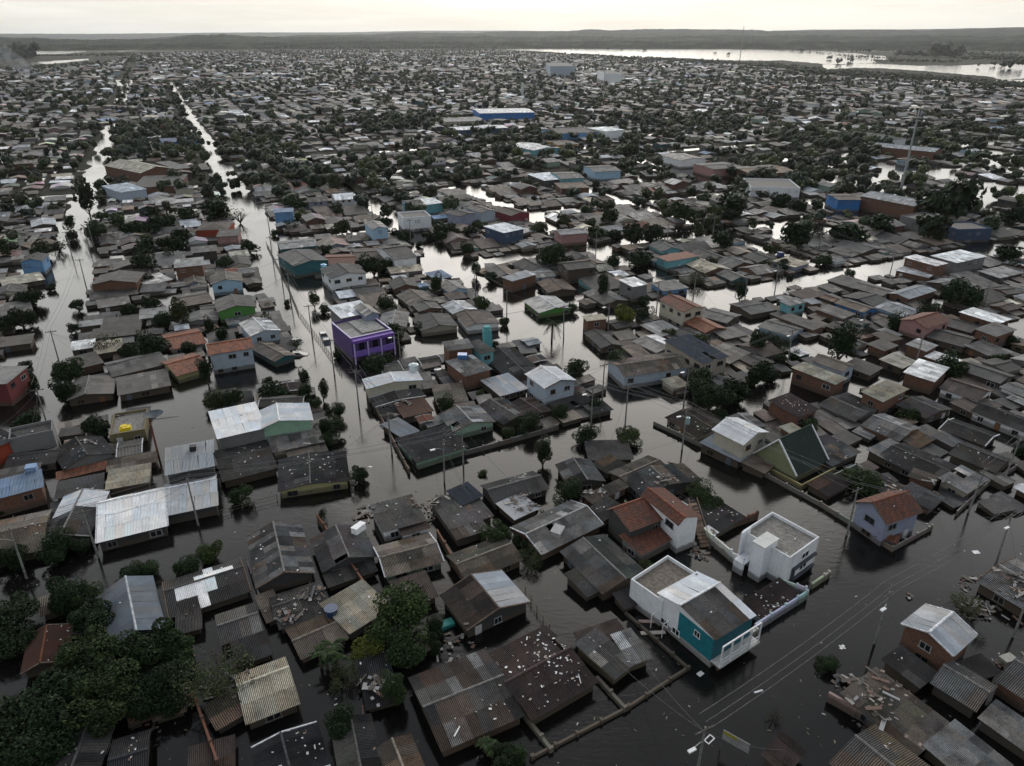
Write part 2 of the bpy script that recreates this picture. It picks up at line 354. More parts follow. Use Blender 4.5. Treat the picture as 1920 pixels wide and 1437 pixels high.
def put_windows(root, c, rz, W, D, e, rng, wkey, near, prob=.8):
    toC = Vector((-c[0], -c[1]))
    for ang, half, ln in ((-90, D/2, W), (0, W/2, D), (180, W/2, D), (90, D/2, W)):
        a = R(ang); nx, ny = math.cos(a), math.sin(a)
        wx, wy = math.cos(rz)*nx-math.sin(rz)*ny, math.sin(rz)*nx+math.cos(rz)*ny
        if wx*toC.x+wy*toC.y < .25*toC.length: continue
        levels = [(e-min(1.15, e*.55), min(.9, e*.6))]
        if e > 3.3: levels.append((.6, .7))
        if e < 1.15: continue
        if e < 3 and rng.random() < .35: continue
        for li, (zc, hh) in enumerate(levels):
            n = int(ln/2.5); k0 = rng.randrange(n) if n else 0
            for i in range(n):
                if rng.random() > prob: continue
                s = -ln/2+ln*(i+.5)/n
                rot = Matrix.Rotation(a+math.pi/2, 4, 'Z')
                fc = rng.choice(((.34,.34,.34),(.12,.08,.05),(.06,.06,.065),(.2,.19,.17)))
                p = Matrix.Translation((nx*half, ny*half, 0)) @ rot
                if i == k0 and rng.random() < .6 and e < 3.9 and n > 1:
                    link('door', DOOR, root, p @ Matrix.Translation((s, 0, -.5)) @ Matrix.Diagonal((.85, 1, min(e+.2, 1.9), 1)), rng.choice(((.18,.09,.04),(.5,.5,.5),(.1,.12,.14))))
                    continue
                w_ = rng.choice((1.0, 1.2, 1.5)); m = p @ Matrix.Translation((s, 0, zc)) @ Matrix.Diagonal((w_, 1, hh, 1))
                o = link('window', WIN, root, m, fc)
                if near: link('pane', PANE, o, Matrix.Identity(4), (0,0,0))
ALL = []   # every counted thing: dict(o, cat, x, y, desc, nick)
def house(p1, p2, p3, e, r, axis, rk, wk, label=None, nick=None, rp=.5, oh=.35, alt=None, missing=.005, cat='house', wz0=-1.0, open_=(), ground=None, windows=.7, seed=None, rk2=None, alt2=None):
    if ground is None and e < 15 and cat != 'warehouse': e, r = (e*.58, r*.78) if e < 3.3 else (e*.84, r*.82)
    if ground is None:
        a, b, c3 = gp(*p1, e), gp(*p2, e), gp(*p3, e)
        X = (b-a); W = X.length; X.normalize(); Y = Vector((-X.y, X.x, 0))
        D = (c3-b).dot(Y)
        if D < 0: D = -D; Y = -Y
        ctr = (a+c3)/2
        if X.cross(Y).z < 0: X = -X
        rz = math.atan2(X.y, X.x); W = max(W, 1.5)+.5; D = max(D, 1.5)+.5
    else: ctr = Vector((ground[0], ground[1], 0)); W, D, rz = ground[2:5]
    rng = random.Random(seed if seed is not None else int(ctr.x*7+ctr.y*131))
    dist = math.hypot(ctr.x, ctr.y); near = dist < 138
    root = empty('shed' if cat == 'shed' else ('warehouse' if cat == 'warehouse' else 'house'), (ctr.x, ctr.y, 0), rz)
    hw, hd = W/2-oh, D/2-oh
    if axis == 'f': hw, hd = W/2, D/2
    # local axes: mono / gable along Y point away from the p1-p2 edge
    th = .1
    if axis == 'a':
        yr = -D/2+rp*D
        zf = lambda y: e+r*((y+D/2)/(rp*D) if y <= yr else (D/2-y)/((1-rp)*D))
        ring_wall(root, [(-hw,-hd,zf(-hd)-th),(hw,-hd,zf(-hd)-th),(hw,yr,e+r-th),(hw,hd,zf(hd)-th),(-hw,hd,zf(hd)-th),(-hw,yr,e+r-th)], wk, wz0)
        l1 = math.hypot(rp*D, r); l2 = math.hypot((1-rp)*D, r)
        lay(root, (-W/2,-D/2,e), (1,0,0), (0,rp*D,r), W, l1, rk, rng, near, missing, alt)
        lay(root, (-W/2,D/2,e), (1,0,0), (0,-(1-rp)*D,r), W, l2, rk2 or rk, rng, near, missing, alt2 if alt2 is not None else alt)
        ridge = ((-W/2,yr,e+r+.06),(W/2,yr,e+r+.06))
    elif axis == 'b':
        xr = -W/2+rp*W
        zf = lambda x: e+r*((x+W/2)/(rp*W) if x <= xr else (W/2-x)/((1-rp)*W))
        ring_wall(root, [(-hw,-hd,zf(-hw)-th),(xr,-hd,e+r-th),(hw,-hd,zf(hw)-th),(hw,hd,zf(hw)-th),(xr,hd,e+r-th),(-hw,hd,zf(-hw)-th)], wk, wz0)
        l1 = math.hypot(rp*W, r); l2 = math.hypot((1-rp)*W, r)
        lay(root, (-W/2,-D/2,e), (0,1,0), (rp*W,0,r), D, l1, rk, rng, near, missing, alt)
        lay(root, (W/2,-D/2,e), (0,1,0), (-(1-rp)*W,0,r), D, l2, rk2 or rk, rng, near, missing, alt2 if alt2 is not None else alt)
        ridge = ((xr,-D/2,e+r+.06),(xr,D/2,e+r+.06))
    elif axis == 's':
        ring_wall(root, [(-hw,-hd,e-th),(hw,-hd,e-th),(hw,hd,e+r-th),(-hw,hd,e+r-th)], wk, wz0)
        lay(root, (-W/2,-D/2,e), (1,0,0), (0,D,r), W, math.hypot(D,r), rk, rng, near, missing, alt); ridge = None
    elif axis == 'f':
        ring_wall(root, [(-hw,-hd,e+.45),(hw,-hd,e+.45),(hw,hd,e+.45),(-hw,hd,e+.45)], wk, wz0)
        m = MB(); m.box(-hw+.17,-hd+.17,e-.2,hw-.17,hd-.17,e)
        m.build('roof', M['rough'], root, RC[rk][0]); ridge = None
    elif axis == 'h':
        ring_wall(root, [(-hw,-hd,e),(hw,-hd,e),(hw,hd,e),(-hw,hd,e)], wk, wz0)
        q = min(W, D)/2; m = MB(); c = [(-W/2,-D/2,e),(W/2,-D/2,e),(W/2,D/2,e),(-W/2,D/2,e)]
        A_, B_ = ((-W/2+q,0,e+r),(W/2-q,0,e+r)) if W > D else ((0,-D/2+q,e+r),(0,D/2-q,e+r))
        fs = [(c[0],c[1],B_,A_),(c[1],c[2],B_),(c[2],c[3],A_,B_),(c[3],c[0],A_)] if W > D else [(c[0],c[1],A_),(c[1],c[2],B_,A_),(c[2],c[3],B_),(c[3],c[0],A_,B_)]
        uv = []
        for f in fs: m.face(f); uv.append([(p[0]+p[1], abs(p[2])*2) for p in f])
        me = mesh('roof', m.v, m.f, M['tile'] if RC[rk][1] == 'tile' else M['roof_obj'], uv); link('roof', me, root, None, RC[rk][0]); ridge = None
    if ridge:
        m = MB(); m.tube(ridge[0], ridge[1], .13, .13, 6); cc = RC[rk][0]; m.build('ridge_cap', M['rough'], root, tuple(min(.8, q*1.45) for q in cc))
    if near and axis in 'ab' and rng.random() < .4:
        vc = rng.choice(((.55,.56,.58),(.5,.5,.5),(.12,.09,.07),(.3,.3,.3)))
        for sg in (-1, 1):
            m = MB()
            if axis == 'a': pts = [(sg*W/2,-D/2,e),(sg*W/2,yr,e+r),(sg*W/2,D/2,e)]
            else: pts = [(-W/2,sg*D/2,e),(xr,sg*D/2,e+r),(W/2,sg*D/2,e)]
            for a_, b_ in zip(pts, pts[1:]): m.tube(Vector(a_)+Vector((0,0,.04)), Vector(b_)+Vector((0,0,.04)), .1, .1, 4)
            m.build('verge_board', M['rough'], root, vc)
    if windows and dist < 330: put_windows(root, ctr, rz, hw*2, hd*2, e, rng, wk, dist < 200, windows)
    add_foot(ctr, W, D, rz)
    size = 'small ' if W*D < 38 else ('large ' if W*D > 110 else '')
    if axis == 'a': zr = lambda x, y: zf(y)
    elif axis == 'b': zr = lambda x, y: zf(x)
    elif axis == 's': zr = lambda x, y: e+r*(y+D/2)/D
    else: zr = lambda x, y: e
    ALL.append(dict(zr=zr, near=near, o=root, cat=cat, x=ctr.x, y=ctr.y, label=label, nick=nick, rk=rk, wk=wk, size=size, e=e, kind='house', axis=axis, W=W, D=D, rz=rz))
    root['category'] = cat
    return root, ctr, W, D, rz, rng
# ---------------------------------------------------------------- the houses seen in the photograph
# corners of the roof at eave height (photo pixels): x1 y1 x2 y2 x3 y3 | eave height, rise, shape, roof, wall, ridge place | short name | label
HD = """
206 1216 299 1182 288 1082|2.2 1.5 b zinc dark .5|grey metal gable among the trees|long blue grey metal gable roof standing among the dark trees
41 1262 119 1240 135 1174|1.8 1 b rust wood .45|rusty roof with white sheets|rusty brown roof with loose white sheets beside the trees
321 1156 466 1108 447 1051|1.9 .9 a dark dark .6|dark roof with the white strip|dark corrugated roof with a white painted strip across it
337 1187 378 1176 371 1135|1.7 .2 s dark wood .5||
422 1205 492 1181 472 1135|1.8 .7 a grey wood .5|grey shed by the flooded alley|grey striped shed roof beside the flooded alley
470 1352 562 1316 527 1239|2.2 .6 a cream wood .7|pale striped roof by the alley|pale striped roof with a grey lower edge by the alley
407 1365 468 1330 447 1295|1.9 .2 s tan dark .5||
110 1475 200 1460 183 1370|2.2 .8 b dark wood .5||
222 1475 288 1455 264 1378|2.0 .8 a black wood .5|black roof strewn with white scraps|black roof strewn with white scraps at the garden wall
662 1452 730 1430 673 1350|2.0 .8 b dark wood .5|dark striped gable with white streaks|dark striped gable roof with white streaks above the bottom edge
735 1472 797 1445 763 1385|1.9 .6 b tan wood .5||
500 1482 618 1432 585 1362|1.7 .6 b black wood .45|black roof with pale ridge|blackish flat looking roof with a pale blue ridge strip
566 1233 648 1196 618 1146|1.7 .4 a tan beige .5|striped shed under the banana plants|striped grey tan shed roof in front of the banana plants
651 1188 727 1141 683 1091|2.4 .25 s cream grey .5|cream patched flat roof|cream patched flat roof with brown stains and a tree over its corner
492 1099 593 1072 554 987|2.4 1.7 b grey dark .5|tall grey patchwork gable|tall grey patchwork gable roof at the flooded cross street
525 1178 620 1145 600 1092|1.8 .5 a dark dark .6|dark roof with the orange gable|dark debris covered roof below the orange brick gable
500 1166 528 1155 512 1110|1.6 .2 s tan wood .5||
605 1073 700 1045 679 987|2.2 1.4 b grey dark .5|grey roof with the white crate|grey gable roof carrying a white crate near its top
615 1100 702 1070 697 1052|1.6 .2 s dark wood .5||
726 1080 829 1052 802 1003|2.2 1.1 a tan mint .45|brown and grey gable with the white ridge|brown and grey gable roof with a white ridge line
722 996 798 975 767 933|3.2 .3 s grey white .5|white walled house with two grey roofs|white walled house under a grey roof at the street edge
753 1004 801 990 790 963|2.6 .1 s brown white .5||
752 1138 815 1118 797 1075|2.0 .2 s brown brick .5|flat brown roof|flat brown stained roof behind the round leafy tree
852 1012 908 994 866 925|2.5 .2 s grey dark .5|grey roof with white edging|grey stepped roof with thin white edging
890 977 922 967 893 933|2.4 .1 s grey dark .5||
865 947 900 931 877 908|3.0 .3 s slate wood .5|small slate coloured roof|small slate coloured square roof near the lamp post
871 1090 972 1050 943 1006|2.2 .8 a tan brick .5|mottled tan patch roof|mottled tan and grey patch roof over brick sides
875 1180 987 1130 940 1072|2.6 1.5 b light dark .5|gable half brown half silver|gable house with one brown and one silver roof slope
838 1400 985 1337 900 1225|2.4 1.0 a grey brick .5|huge patchwork roof|huge patchwork roof of grey brown and pale sheets
997 1346 1116 1277 1021 1178|2.4 .9 a maroon wood .5|big maroon roof with white flecks|big maroon roof covered in white flecks
1146 1274 1182 1246 1122 1184|2.2 .4 s grey ochre .5|narrow ochre house|narrow ochre walled house standing in open water
1187 1243 1219 1231 1178 1187|2.2 .4 s light ochre .5||
1098 1212 1175 1185 1150 1167|1.7 .2 s brown wood .5||
1100 1117 1128 1103 1090 1068|1.8 .4 s grey wood .5|timber shed with hanging boards|small timber shed with hanging boards at the water
1130 1112 1210 1077 1133 1005|2.4 1.0 b grey wood .5|grey gable beside the yellow palm|brown grey gable roof between red tiles and open yard
1168 1141 1195 1130 1180 1108|1.5 .5 s black wood .5||
1330 1005 1387 973 1325 922|2.1 .3 s dark grey .5|dark roof beside the stairs|dark grey roof with white broken sheets beside the outside stairs
1205 930 1316 902 1278 872|2.5 1.2 b grey dark .45|grey gable with white verge|grey and tan gable with a white verge at the street
1182 912 1254 880 1215 857|2.1 .6 a tan wood .5||
1085 910 1146 900 1090 866|2.2 1.0 b grey dark .5|grey gable by the slim tree|grey gable roof beside the slim tall tree
1137 890 1168 872 1145 855|1.7 .3 s tan wood .5||
1120 862 1200 860 1160 830|1.5 .4 s dark wood .5|low dark roof at the corner|low dark roof sunk at the street corner
1110 943 1175 912 1160 903|2.5 .2 s tan brick .5||
1126 978 1165 953 1142 934|2.3 .2 s tan brick .5||
1012 1039 1123 985 1073 940|2.4 1.3 a light brick .5|patched grey roof with the box|pale patched roof carrying a small grey chimney box
960 975 1003 955 980 928|1.9 .4 s silver wood .5|broken white striped roof|broken white striped roof with collapsed boards
928 944 1025 916 998 886|2.2 1.0 a grey dark .5|long dark striped roof|long dark striped roof beside the broken white one
1260 790 1320 828 1358 795|2.2 .7 a brown cream .5|low brown porch house|low brown roofed house with a rusty porch at the street
1393 834 1438 812 1385 785|5.0 1.3 b white cream .5|white roofed upstairs house|cream two storey house with a bright white metal roof
1385 865 1420 842 1350 812|2.5 .3 s zinc wood .5||
1425 892 1452 870 1425 845|1.9 .3 s tan wood .5||
1553 876 1605 850 1555 817|2.2 .4 s grey dark .5|worn grey roof behind the dark green one|worn grey roof with a white edge behind the steep green gable
1512 831 1534 824 1483 797|3.2 .2 s cream brick .5||
1485 786 1523 771 1488 740|3.4 .6 s maroon brick .5|plum coloured lean-to roof|plum coloured sloping roof on brick walls
1600 790 1653 766 1592 737|2.4 .7 b grey grey .4|blue grey gable with pale strip|blue grey gable with a pale strip along its left edge
1657 751 1704 728 1660 718|4.0 .3 s cream brick .5|brick block with cream roof|brick block with a plain cream flat roof
1728 787 1775 771 1738 742|2.2 .8 b grey wood .5||
1683 828 1723 805 1660 776|2.6 1.0 b light brick .5|brick gable with pale patches|brick fronted gable with pale patched sheets
1715 843 1745 826 1720 807|2.0 .4 s tan wood .5||
1750 905 1798 878 1698 832|2.2 .9 b dark dark .5|long black speckled roof|long blackish speckled roof stretching away from the street
1662 866 1702 845 1670 826|2.1 .4 s light wood .5||
1704 892 1748 908 1760 897|3.0 .1 s brown brick .5|brick cube by the street|small bare brick cube beside the long dark roof
1808 925 1848 900 1805 877|2.9 .4 s light beige .5|beige house with two windows|beige corner house with two dark windows
1845 835 1870 815 1790 787|2.0 .8 b dark wood .5||
1863 887 1893 865 1815 830|2.3 1.1 b dark wood .5|open fronted dark gable|dark gable with an open timber front
1916 815 1945 800 1860 755|2.8 1.0 b dark white .5|white walled row house|long white walled house under a dark roof
1840 775 1885 758 1820 745|2.0 .4 s brown wood .5||
1835 751 1862 733 1790 712|3.0 1.2 b maroon white .5|maroon gable with white wall|dark maroon gable over a dirty white side wall
1610 946 1666 984 1720 957|4.6 2.0 b red lilac .5|red tiled corner house|lilac walled corner house with a mossy red tiled gable
1626 1000 1662 1012 1712 982|1.7 .4 s orange lilac .5||
1550 930 1590 909 1555 890|1.6 .3 s brown wood .5||
1738 960 1762 938 1715 905|1.8 .3 s dark brick .5||
1695 1171 1784 1226 1826 1190|4.0 1.2 b silver brick .5|brick gable with the pale roof|brick gable house with a pale creased metal roof
1720 1287 1752 1262 1690 1218|2.2 .3 s dark wood .5||
1828 1330 1863 1288 1787 1242|2.6 1.1 b grey dark .5|grey ribbed gable|grey ribbed gable roof with a white front verge
1840 1270 1880 1255 1830 1235|1.7 .2 s dark wood .5||
1925 1317 1985 1262 1935 1222|3.2 1.0 b grey brick .5|striped roof on brown brick|grey striped roof over a dark brown brick wall
1718 1410 1781 1356 1640 1262|2.2 .3 s tan grey .5|long tan roof with scattered boards|long tan grey roof with boards and scrap scattered on it
1835 1482 1892 1432 1790 1360|1.9 .3 s light wood .5|roof of mixed pale patches|low roof patched with many small pale and brown sheets
1665 1515 1745 1440 1640 1367|2.6 1.3 b grey dark .5|wide grey gable at the bottom|wide grey ribbed gable with a pale ridge line
1475 1445 1508 1402 1460 1388|1.6 .5 s brown wood .5|brown lean-to|brown stained lean-to roof beside the bare shrub
1935 1420 1965 1385 1870 1320|1.9 .3 s light dark .5||
1917 1140 1985 1095 1905 1050|2.6 1.0 b light wood .5|pale striped roof over the rubbish|pale striped roof above a heap of planks
22 826 97 810 95 793|4.6 .1 f dark grey .5|grey rendered two storey block|grey rendered two storey block with one dark window
18 877 110 866 112 840|2.3 .7 a dark grey .6||
-40 852 8 832 4 790|4.6 .3 s dark red .5|orange red wall|tall orange red building cut off by the frame
110 884 200 855 200 817|2.6 1.5 b dark grey .5|dark gable with white front|dark gable roof with pale scraps and a grey front
108 900 200 878 200 868|1.6 .3 s orange brick .5||
212 818 272 808 272 772|3.0 0 f conc ochre .5|roof terrace with yellow bundle|olive walled building with a junk covered roof terrace
203 883 293 865 293 850|2.0 .3 s tan brick .5||
202 917 279 903 281 873|2.7 .3 s cream wood .5|cream ribbed awning|cream ribbed awning roof beside the tan strip
312 890 400 873 398 830|4.4 .4 s zinc dark .5|grey metal box with the vent|dark walled block with a grey metal roof and burnt vent
311 966 408 946 402 893|3.0 .9 a silver dark .72|silver ribbed roof|silver ribbed roof joined to the bigger white one
184 1016 312 985 307 915|3.0 .9 a white dark .82|big white ribbed roof with rust|big white ribbed roof with rust stains along its front
96 1014 181 1002 186 925|2.3 1.1 b grey wood .45|gable half white half grey|gable roof white in front and grey behind
105 935 190 918 195 892|2.0 .4 s dark wood .5||
-40 944 80 912 75 885|3.6 .3 s blue brick .5|pale blue flat roof|pale blue flat roof over a brick wall
-30 905 72 887 75 872|3.6 .2 s grey brick .5||
-35 1056 78 1030 95 958|2.2 1.0 a tan wood .55|wide tan roof at the left edge|wide tan grey roof behind the roadside trees
404 823 492 803 482 757|4.4 .3 s white grey .5|white flat metal roof|bright white flat metal roof over an open storey
493 803 584 788 576 758|4.4 1.1 b white mint .36|mint green house|mint green house with a white gable roof
512 848 605 828 592 797|2.9 .4 s light beige .5|pale roof below the mint wall|pale rust streaked roof below the mint green wall
543 860 612 845 606 830|2.3 .1 s tan beige .5||
528 921 655 902 642 848|2.3 .7 b dark yellow .45|dark roof with the yellow front|wide dark roof over a yellow and orange front wall
497 762 576 757 560 742|2.8 .6 a grey wood .5||
408 905 507 880 505 823|2.3 .8 a dark wood .55|black speckled roof|black speckled roof beside the silver ribbed one
690 729 790 713 780 697|3.6 .7 b white cream .5|beige house with wavy white roof|beige house with a wavy white metal roof
703 763 793 743 785 728|2.3 .5 b dark grey .5||
755 783 808 771 795 748|2.5 .2 s rust wood .5|rusty striped roof|rusty striped roof above the broken yard walls
722 786 757 778 748 762|1.7 .1 s dark wood .5||
742 826 771 813 757 782|2.0 .3 s zinc wood .5|small metal lean-to|small dull metal lean-to at the wide street
775 869 869 840 840 798|2.5 .2 s black mint .5|black flat roof with mint wall|black flat roofed house with a mint green wall at the crossing
852 809 925 791 897 762|3.0 1.2 b light mint .45|pale gable with the front porch|pale grey gable house with a mint front porch
825 757 880 751 860 722|2.2 .4 s tan wood .5||
938 798 985 781 950 745|2.3 .8 b grey wood .5|grey roof with pale stripe|grey gable roof with one pale stripe and white verge
990 786 1030 773 1000 745|2.2 .6 b brown wood .5||
1024 728 1079 714 1040 689|5.0 1.1 b white pale .5|pale blue house with white roof|pale blue two storey house with a white hipped looking roof
1052 773 1107 752 1085 735|2.0 .1 s dark grey .5||
935 743 985 729 955 703|2.4 .4 s silver wood .5|blue white striped roof|roof striped with blue white broken sheets
960 712 1022 700 960 655|2.2 1.0 b dark wood .5|large dark gable over water|large dark speckled gable behind the pale blue house
840 658 886 652 876 637|5.2 .1 s light brick .5|brick block with three flat roofs|tall brick block with pale flat roofs and a blue barrel
863 708 911 695 892 666|3.8 .2 s light brick .5||
893 666 918 660 905 637|4.4 .1 s grey cyan .5||
722 613 772 612 755 587|2.3 .9 b light beige .5|pale gable by the purple walls|pale grey gable roof close behind the purple walls
795 620 862 611 835 590|2.6 1.1 b dark beige .5|speckled gable with beige wall|dark speckled gable house with a beige wall and arch
870 614 930 606 920 583|3.2 .7 b brown white .3|brown roof with white flank|brown roofed house with one white flank
850 588 893 580 870 565|2.6 .8 b silver beige .5||
838 549 872 543 858 527|2.8 1.0 b light sky .5|small sky blue gable|small sky blue gable house near the street pole
812 526 841 520 832 508|2.3 .5 s blue wood .5|blue sheet roof|bright blue sheet roof among grey ones
617 523 683 513 668 495|4.8 1.1 b dark white .5|white gable with two windows|white gable wall with two small dark windows
549 500 613 489 585 468|4.2 1.1 b grey teal .5|teal walled house|teal walled house with a grey roof on the wide street
614 497 672 495 660 477|2.6 .8 a red wood .5|dull red roof|dull red roof between the white and brown houses
672 489 728 486 710 465|2.6 .8 a brown wood .5||
730 489 772 483 755 458|4.2 1.2 a black white .6|black solar roof with white walls|black roofed house framed by white side walls
525 468 592 461 585 447|2.8 .6 a light teal .5|long teal row roof|long pale roof over a teal wall by the wide street
515 399 550 397 548 391|5.4 .2 s blue blue .5|plain blue box building|plain windowless blue box building
694 431 723 428 715 415|5.2 .8 b light sky .5|sky blue house with balcony|sky blue two storey house with grey roof
757 411 806 407 795 397|5.4 .2 f conc white .5|white balcony house|white two storey house with long balconies
855 408 885 402 875 393|5.2 .8 b dark lilac .5|lilac balcony house|lilac narrow two storey house with a balcony
893 401 920 397 910 385|5.0 .9 b grey pale .5||
947 407 982 401 972 388|3.9 1.0 b maroon crimson .5|crimson house|crimson walled house with a dark roof
935 439 973 431 955 417|5.2 .3 s white navy .5|navy house with white roof|navy blue house with a bright white roof
793 385 826 381 815 372|5.0 .3 s white cyan .5|turquoise upstairs house|turquoise house with white flat roof
765 386 792 383 783 374|5.0 .8 a grey sky .5||
733 513 792 507 785 497|2.5 .2 s cream grey .5|long cream roof|long narrow cream roof behind bushes
1010 587 1070 578 1042 556|2.6 1.0 b silver green .5|silver gable on green base|silver gable roof on a green base at the wide crossing
1100 602 1136 598 1130 590|3.8 .1 s cream brick .5|brick kiosk with cream roof|small brick kiosk with a flat cream roof at the crossing
1140 651 1176 646 1120 622|2.3 .8 b dark wood .5|long dark hut roof|long dark hut roof beside the brick kiosk
1165 638 1195 634 1178 622|2.0 .4 s tan wood .5||
1225 663 1268 650 1235 627|2.4 .7 b light grey .5|half white half grey roof|roof with a clean white half and a grey half
1190 671 1218 666 1195 648|2.0 .4 s grey wood .5||
1165 707 1285 689 1260 661|2.8 .9 a tan pale .45|long grey hall with palm|long grey brown hall roof behind the palm
1308 684 1355 671 1300 632|5.0 .9 s slate beige .5|slate roofed modern house|modern house with slate blue roof and white trim
1358 686 1398 666 1368 643|2.2 .5 s light wood .5||
1284 584 1322 577 1272 556|5.2 1.0 b red cream .5|cream house with red tiles|cream two storey house with red tiled roof
1322 624 1360 616 1310 592|2.9 1.0 b orange brick .5|orange tiled bungalow|orange tiled bungalow in front of the cream house
1360 607 1387 592 1340 577|2.5 .6 b grey wood .5||
1400 591 1445 583 1420 562|2.3 .6 a grey wood .5||
1235 632 1275 622 1245 602|2.2 .4 s light wood .5||
1290 642 1325 630 1300 612|2.2 .6 b dark wood .5||
1360 636 1400 628 1375 615|2.2 .4 s grey wood .5||
1180 539 1208 534 1195 520|5.0 .2 s white grey .5|house with one turquoise wall|grey two storey house with one turquoise wall
1130 572 1175 564 1140 542|2.4 .9 b grey wood .5|grey gable by the crossing|grey gable roof at the corner of the wide crossing
1030 549 1080 544 1055 525|2.4 .9 b brown wood .5||
955 529 1000 516 992 507|3.8 .2 s zinc brick .5|brick box with metal roof|brick box building with dull metal roof
1003 521 1040 518 1030 507|3.0 .5 a light pale .5||
1250 491 1306 481 1290 472|3.6 .1 s orange cyan .5|turquoise long house|long turquoise walled house with a rusty orange roof
1245 546 1290 540 1265 527|3.0 .4 s grey blue .5|blue walled house|low blue walled house under a grey roof
1050 441 1100 437 1090 428|4.4 .7 a light pink .5|beige pink upstairs house|beige and pink upstairs house with small windows
1563 375 1606 375 1600 364|5.4 .3 a brown bright .5|bright blue building|bright blue building mirrored in the flood
1710 388 1748 381 1655 361|5.2 1.2 b zinc brick .5|open sided hall|large open sided hall with a long metal roof
1715 416 1757 409 1740 399|4.8 0 f conc grey .5|unfinished concrete house|unfinished concrete house with open frame
1780 433 1842 431 1835 417|4.8 .3 f conc navy .5|navy balcony house|navy blue two storey house with white balcony rails
1750 500 1771 495 1722 478|5.2 .2 s white brick .5|brick slab with white roof|orange brick slab with a narrow white roof
1735 523 1750 515 1700 498|3.2 .2 s silver brick .5||
1793 493 1848 481 1802 469|4.2 .1 s white grey .5|white flat roofed depot|grey walled depot with a wide white flat roof
1868 523 1912 513 1885 500|3.2 .4 s light dark .5|pale flat roof at the water|pale grey flat roof beside the flooded crossing
1648 557 1675 548 1628 528|2.3 .7 b grey wood .5||
1600 541 1628 530 1580 518|2.3 .5 s grey wood .5||
1700 562 1751 546 1722 534|3.2 .6 a zinc brick .6|metal roofed brick house|metal roofed house of brick and pale render
1620 586 1645 579 1590 562|2.8 .8 b grey bright .5|bright blue long house|long bright blue house with an old grey roof
1478 574 1508 567 1495 559|3.6 .2 s light cyan .5|turquoise cube|small turquoise cube with a white edge
1695 602 1744 618 1773 600|3.8 1.3 b red pink .5|pink gable with red tiles|pinkish brick gable house with red tiles
1865 609 1890 600 1830 577|3.8 .2 s white brick .5|white roof with brick turret|white flat roof with a small brick turret
1868 631 1905 618 1865 607|3.8 .3 s grey brick .5||
1818 624 1848 611 1800 597|2.6 .8 b dark wood .5||
1808 651 1833 634 1765 617|2.4 1.0 b dark wood .5||
1860 671 1895 661 1845 641|2.2 .5 s grey wood .5||
1735 659 1756 648 1722 637|3.4 .3 s light brick .5||
1655 659 1680 649 1655 637|3.2 .3 s grey brick .5||
1748 718 1775 692 1727 673|3.4 .2 s white brick .5|snow white square roof|snow white square flat roof on brick walls
1782 686 1800 676 1755 660|3.2 .2 s white brick .5||
1865 723 1893 709 1830 675|2.8 .8 b dark wood .5||
1570 702 1592 691 1555 662|3.8 .9 b tan pale .5|sand coloured tile roof|sand coloured hipped roof above blue walls
1562 722 1583 711 1510 681|3.6 .2 s cream brick .5|brick house with pale edge|long brick house with a pale flat roof
1688 692 1715 679 1680 663|2.6 .4 s cream wood .5||
1625 707 1648 693 1610 672|2.2 .5 s dark wood .5||
1515 622 1537 614 1490 587|3.2 .3 s grey brick .5||
1480 632 1510 616 1455 597|2.4 .6 b grey sky .5||
1573 600 1597 591 1560 572|2.6 .4 s grey brick .5||
1510 562 1547 553 1515 543|2.4 .4 s maroon wood .5|flat maroon roof|flat dark maroon roof with loose silver sheets
1605 477 1652 468 1615 450|2.6 1.0 b grey wood .5|twin grey gables|pair of old grey gables among trees
1590 484 1612 476 1580 462|2.2 .5 s grey wood .5||
1487 502 1515 494 1480 482|3.2 .2 s cream lilac .5|lilac low house|low lilac house with a pale roof
378 432 437 430 428 416|3.6 1.4 h brown red .5|orange red hipped house|orange red house with a brown hipped roof
412 444 452 442 446 432|3.6 .4 s dark pink .5|pink house|pink house behind the orange red one
400 533 457 527 448 513|3.8 1.2 b tan sky .5|sky blue gable|sky blue gable house with a tan roof
410 585 479 575 468 555|3.4 1.2 b grey green .5|bright green gable|bright green gable wall with white trim
180 534 264 529 262 512|3.8 1.2 b grey brick .45|brick house with slate gable|two storey bare brick house with a grey gable at the left street
330 502 382 497 378 483|4.8 .1 s light brick .5|dark brick block|dark brick block with a pale flat roof
45 492 86 489 84 478|4.8 1.0 b dark blue .5|blue and beige gable|beige gable with a blue lower storey
2 538 78 525 78 511|2.3 .3 s cream wood .5|cream striped long roof|long cream striped roof on the left bank
268 537 315 526 305 512|2.9 .3 s silver brick .5||
170 563 258 551 256 539|2.1 .5 s dark wood .5||
185 578 243 569 240 557|2.1 .4 s grey wood .5||
330 577 395 566 388 545|2.3 .5 a grey wood .6|grey roof with pale patches|grey roof with pale patches by the sky blue gable
343 607 412 600 405 584|2.4 .8 b grey grey .5||
315 657 380 644 373 616|2.6 .9 a orange beige .55|orange tiled roof behind trees|orange tiled roof half hidden by dark trees
318 709 378 692 373 660|3.0 1.0 a orange yellow .55|orange roof with yellow wall|orange tiled roof above a yellow wall
395 665 475 652 465 634|5.2 .9 a orange pale .6|upstairs house with orange tiles|pale two storey house with orange tiles and three windows
472 630 525 619 500 597|3.6 .9 b silver pale .5|pale house with silver roof|pale house with silver roof on the wide street
500 683 537 671 520 637|2.4 .8 b tan teal .5|tan roof over teal wall|tan gable roof over a teal wall at the water
206 708 306 684 300 658|2.8 .9 a grey wood .6|large grey patched roof|large grey patched roof at the cross street
223 741 318 723 312 695|2.4 .4 s grey wood .5||
140 749 222 736 205 707|2.3 1.0 b grey wood .4|grey gable behind two trees|grey gable behind two round trees at the left street
145 692 190 681 180 662|2.8 .4 s dark brick .5||
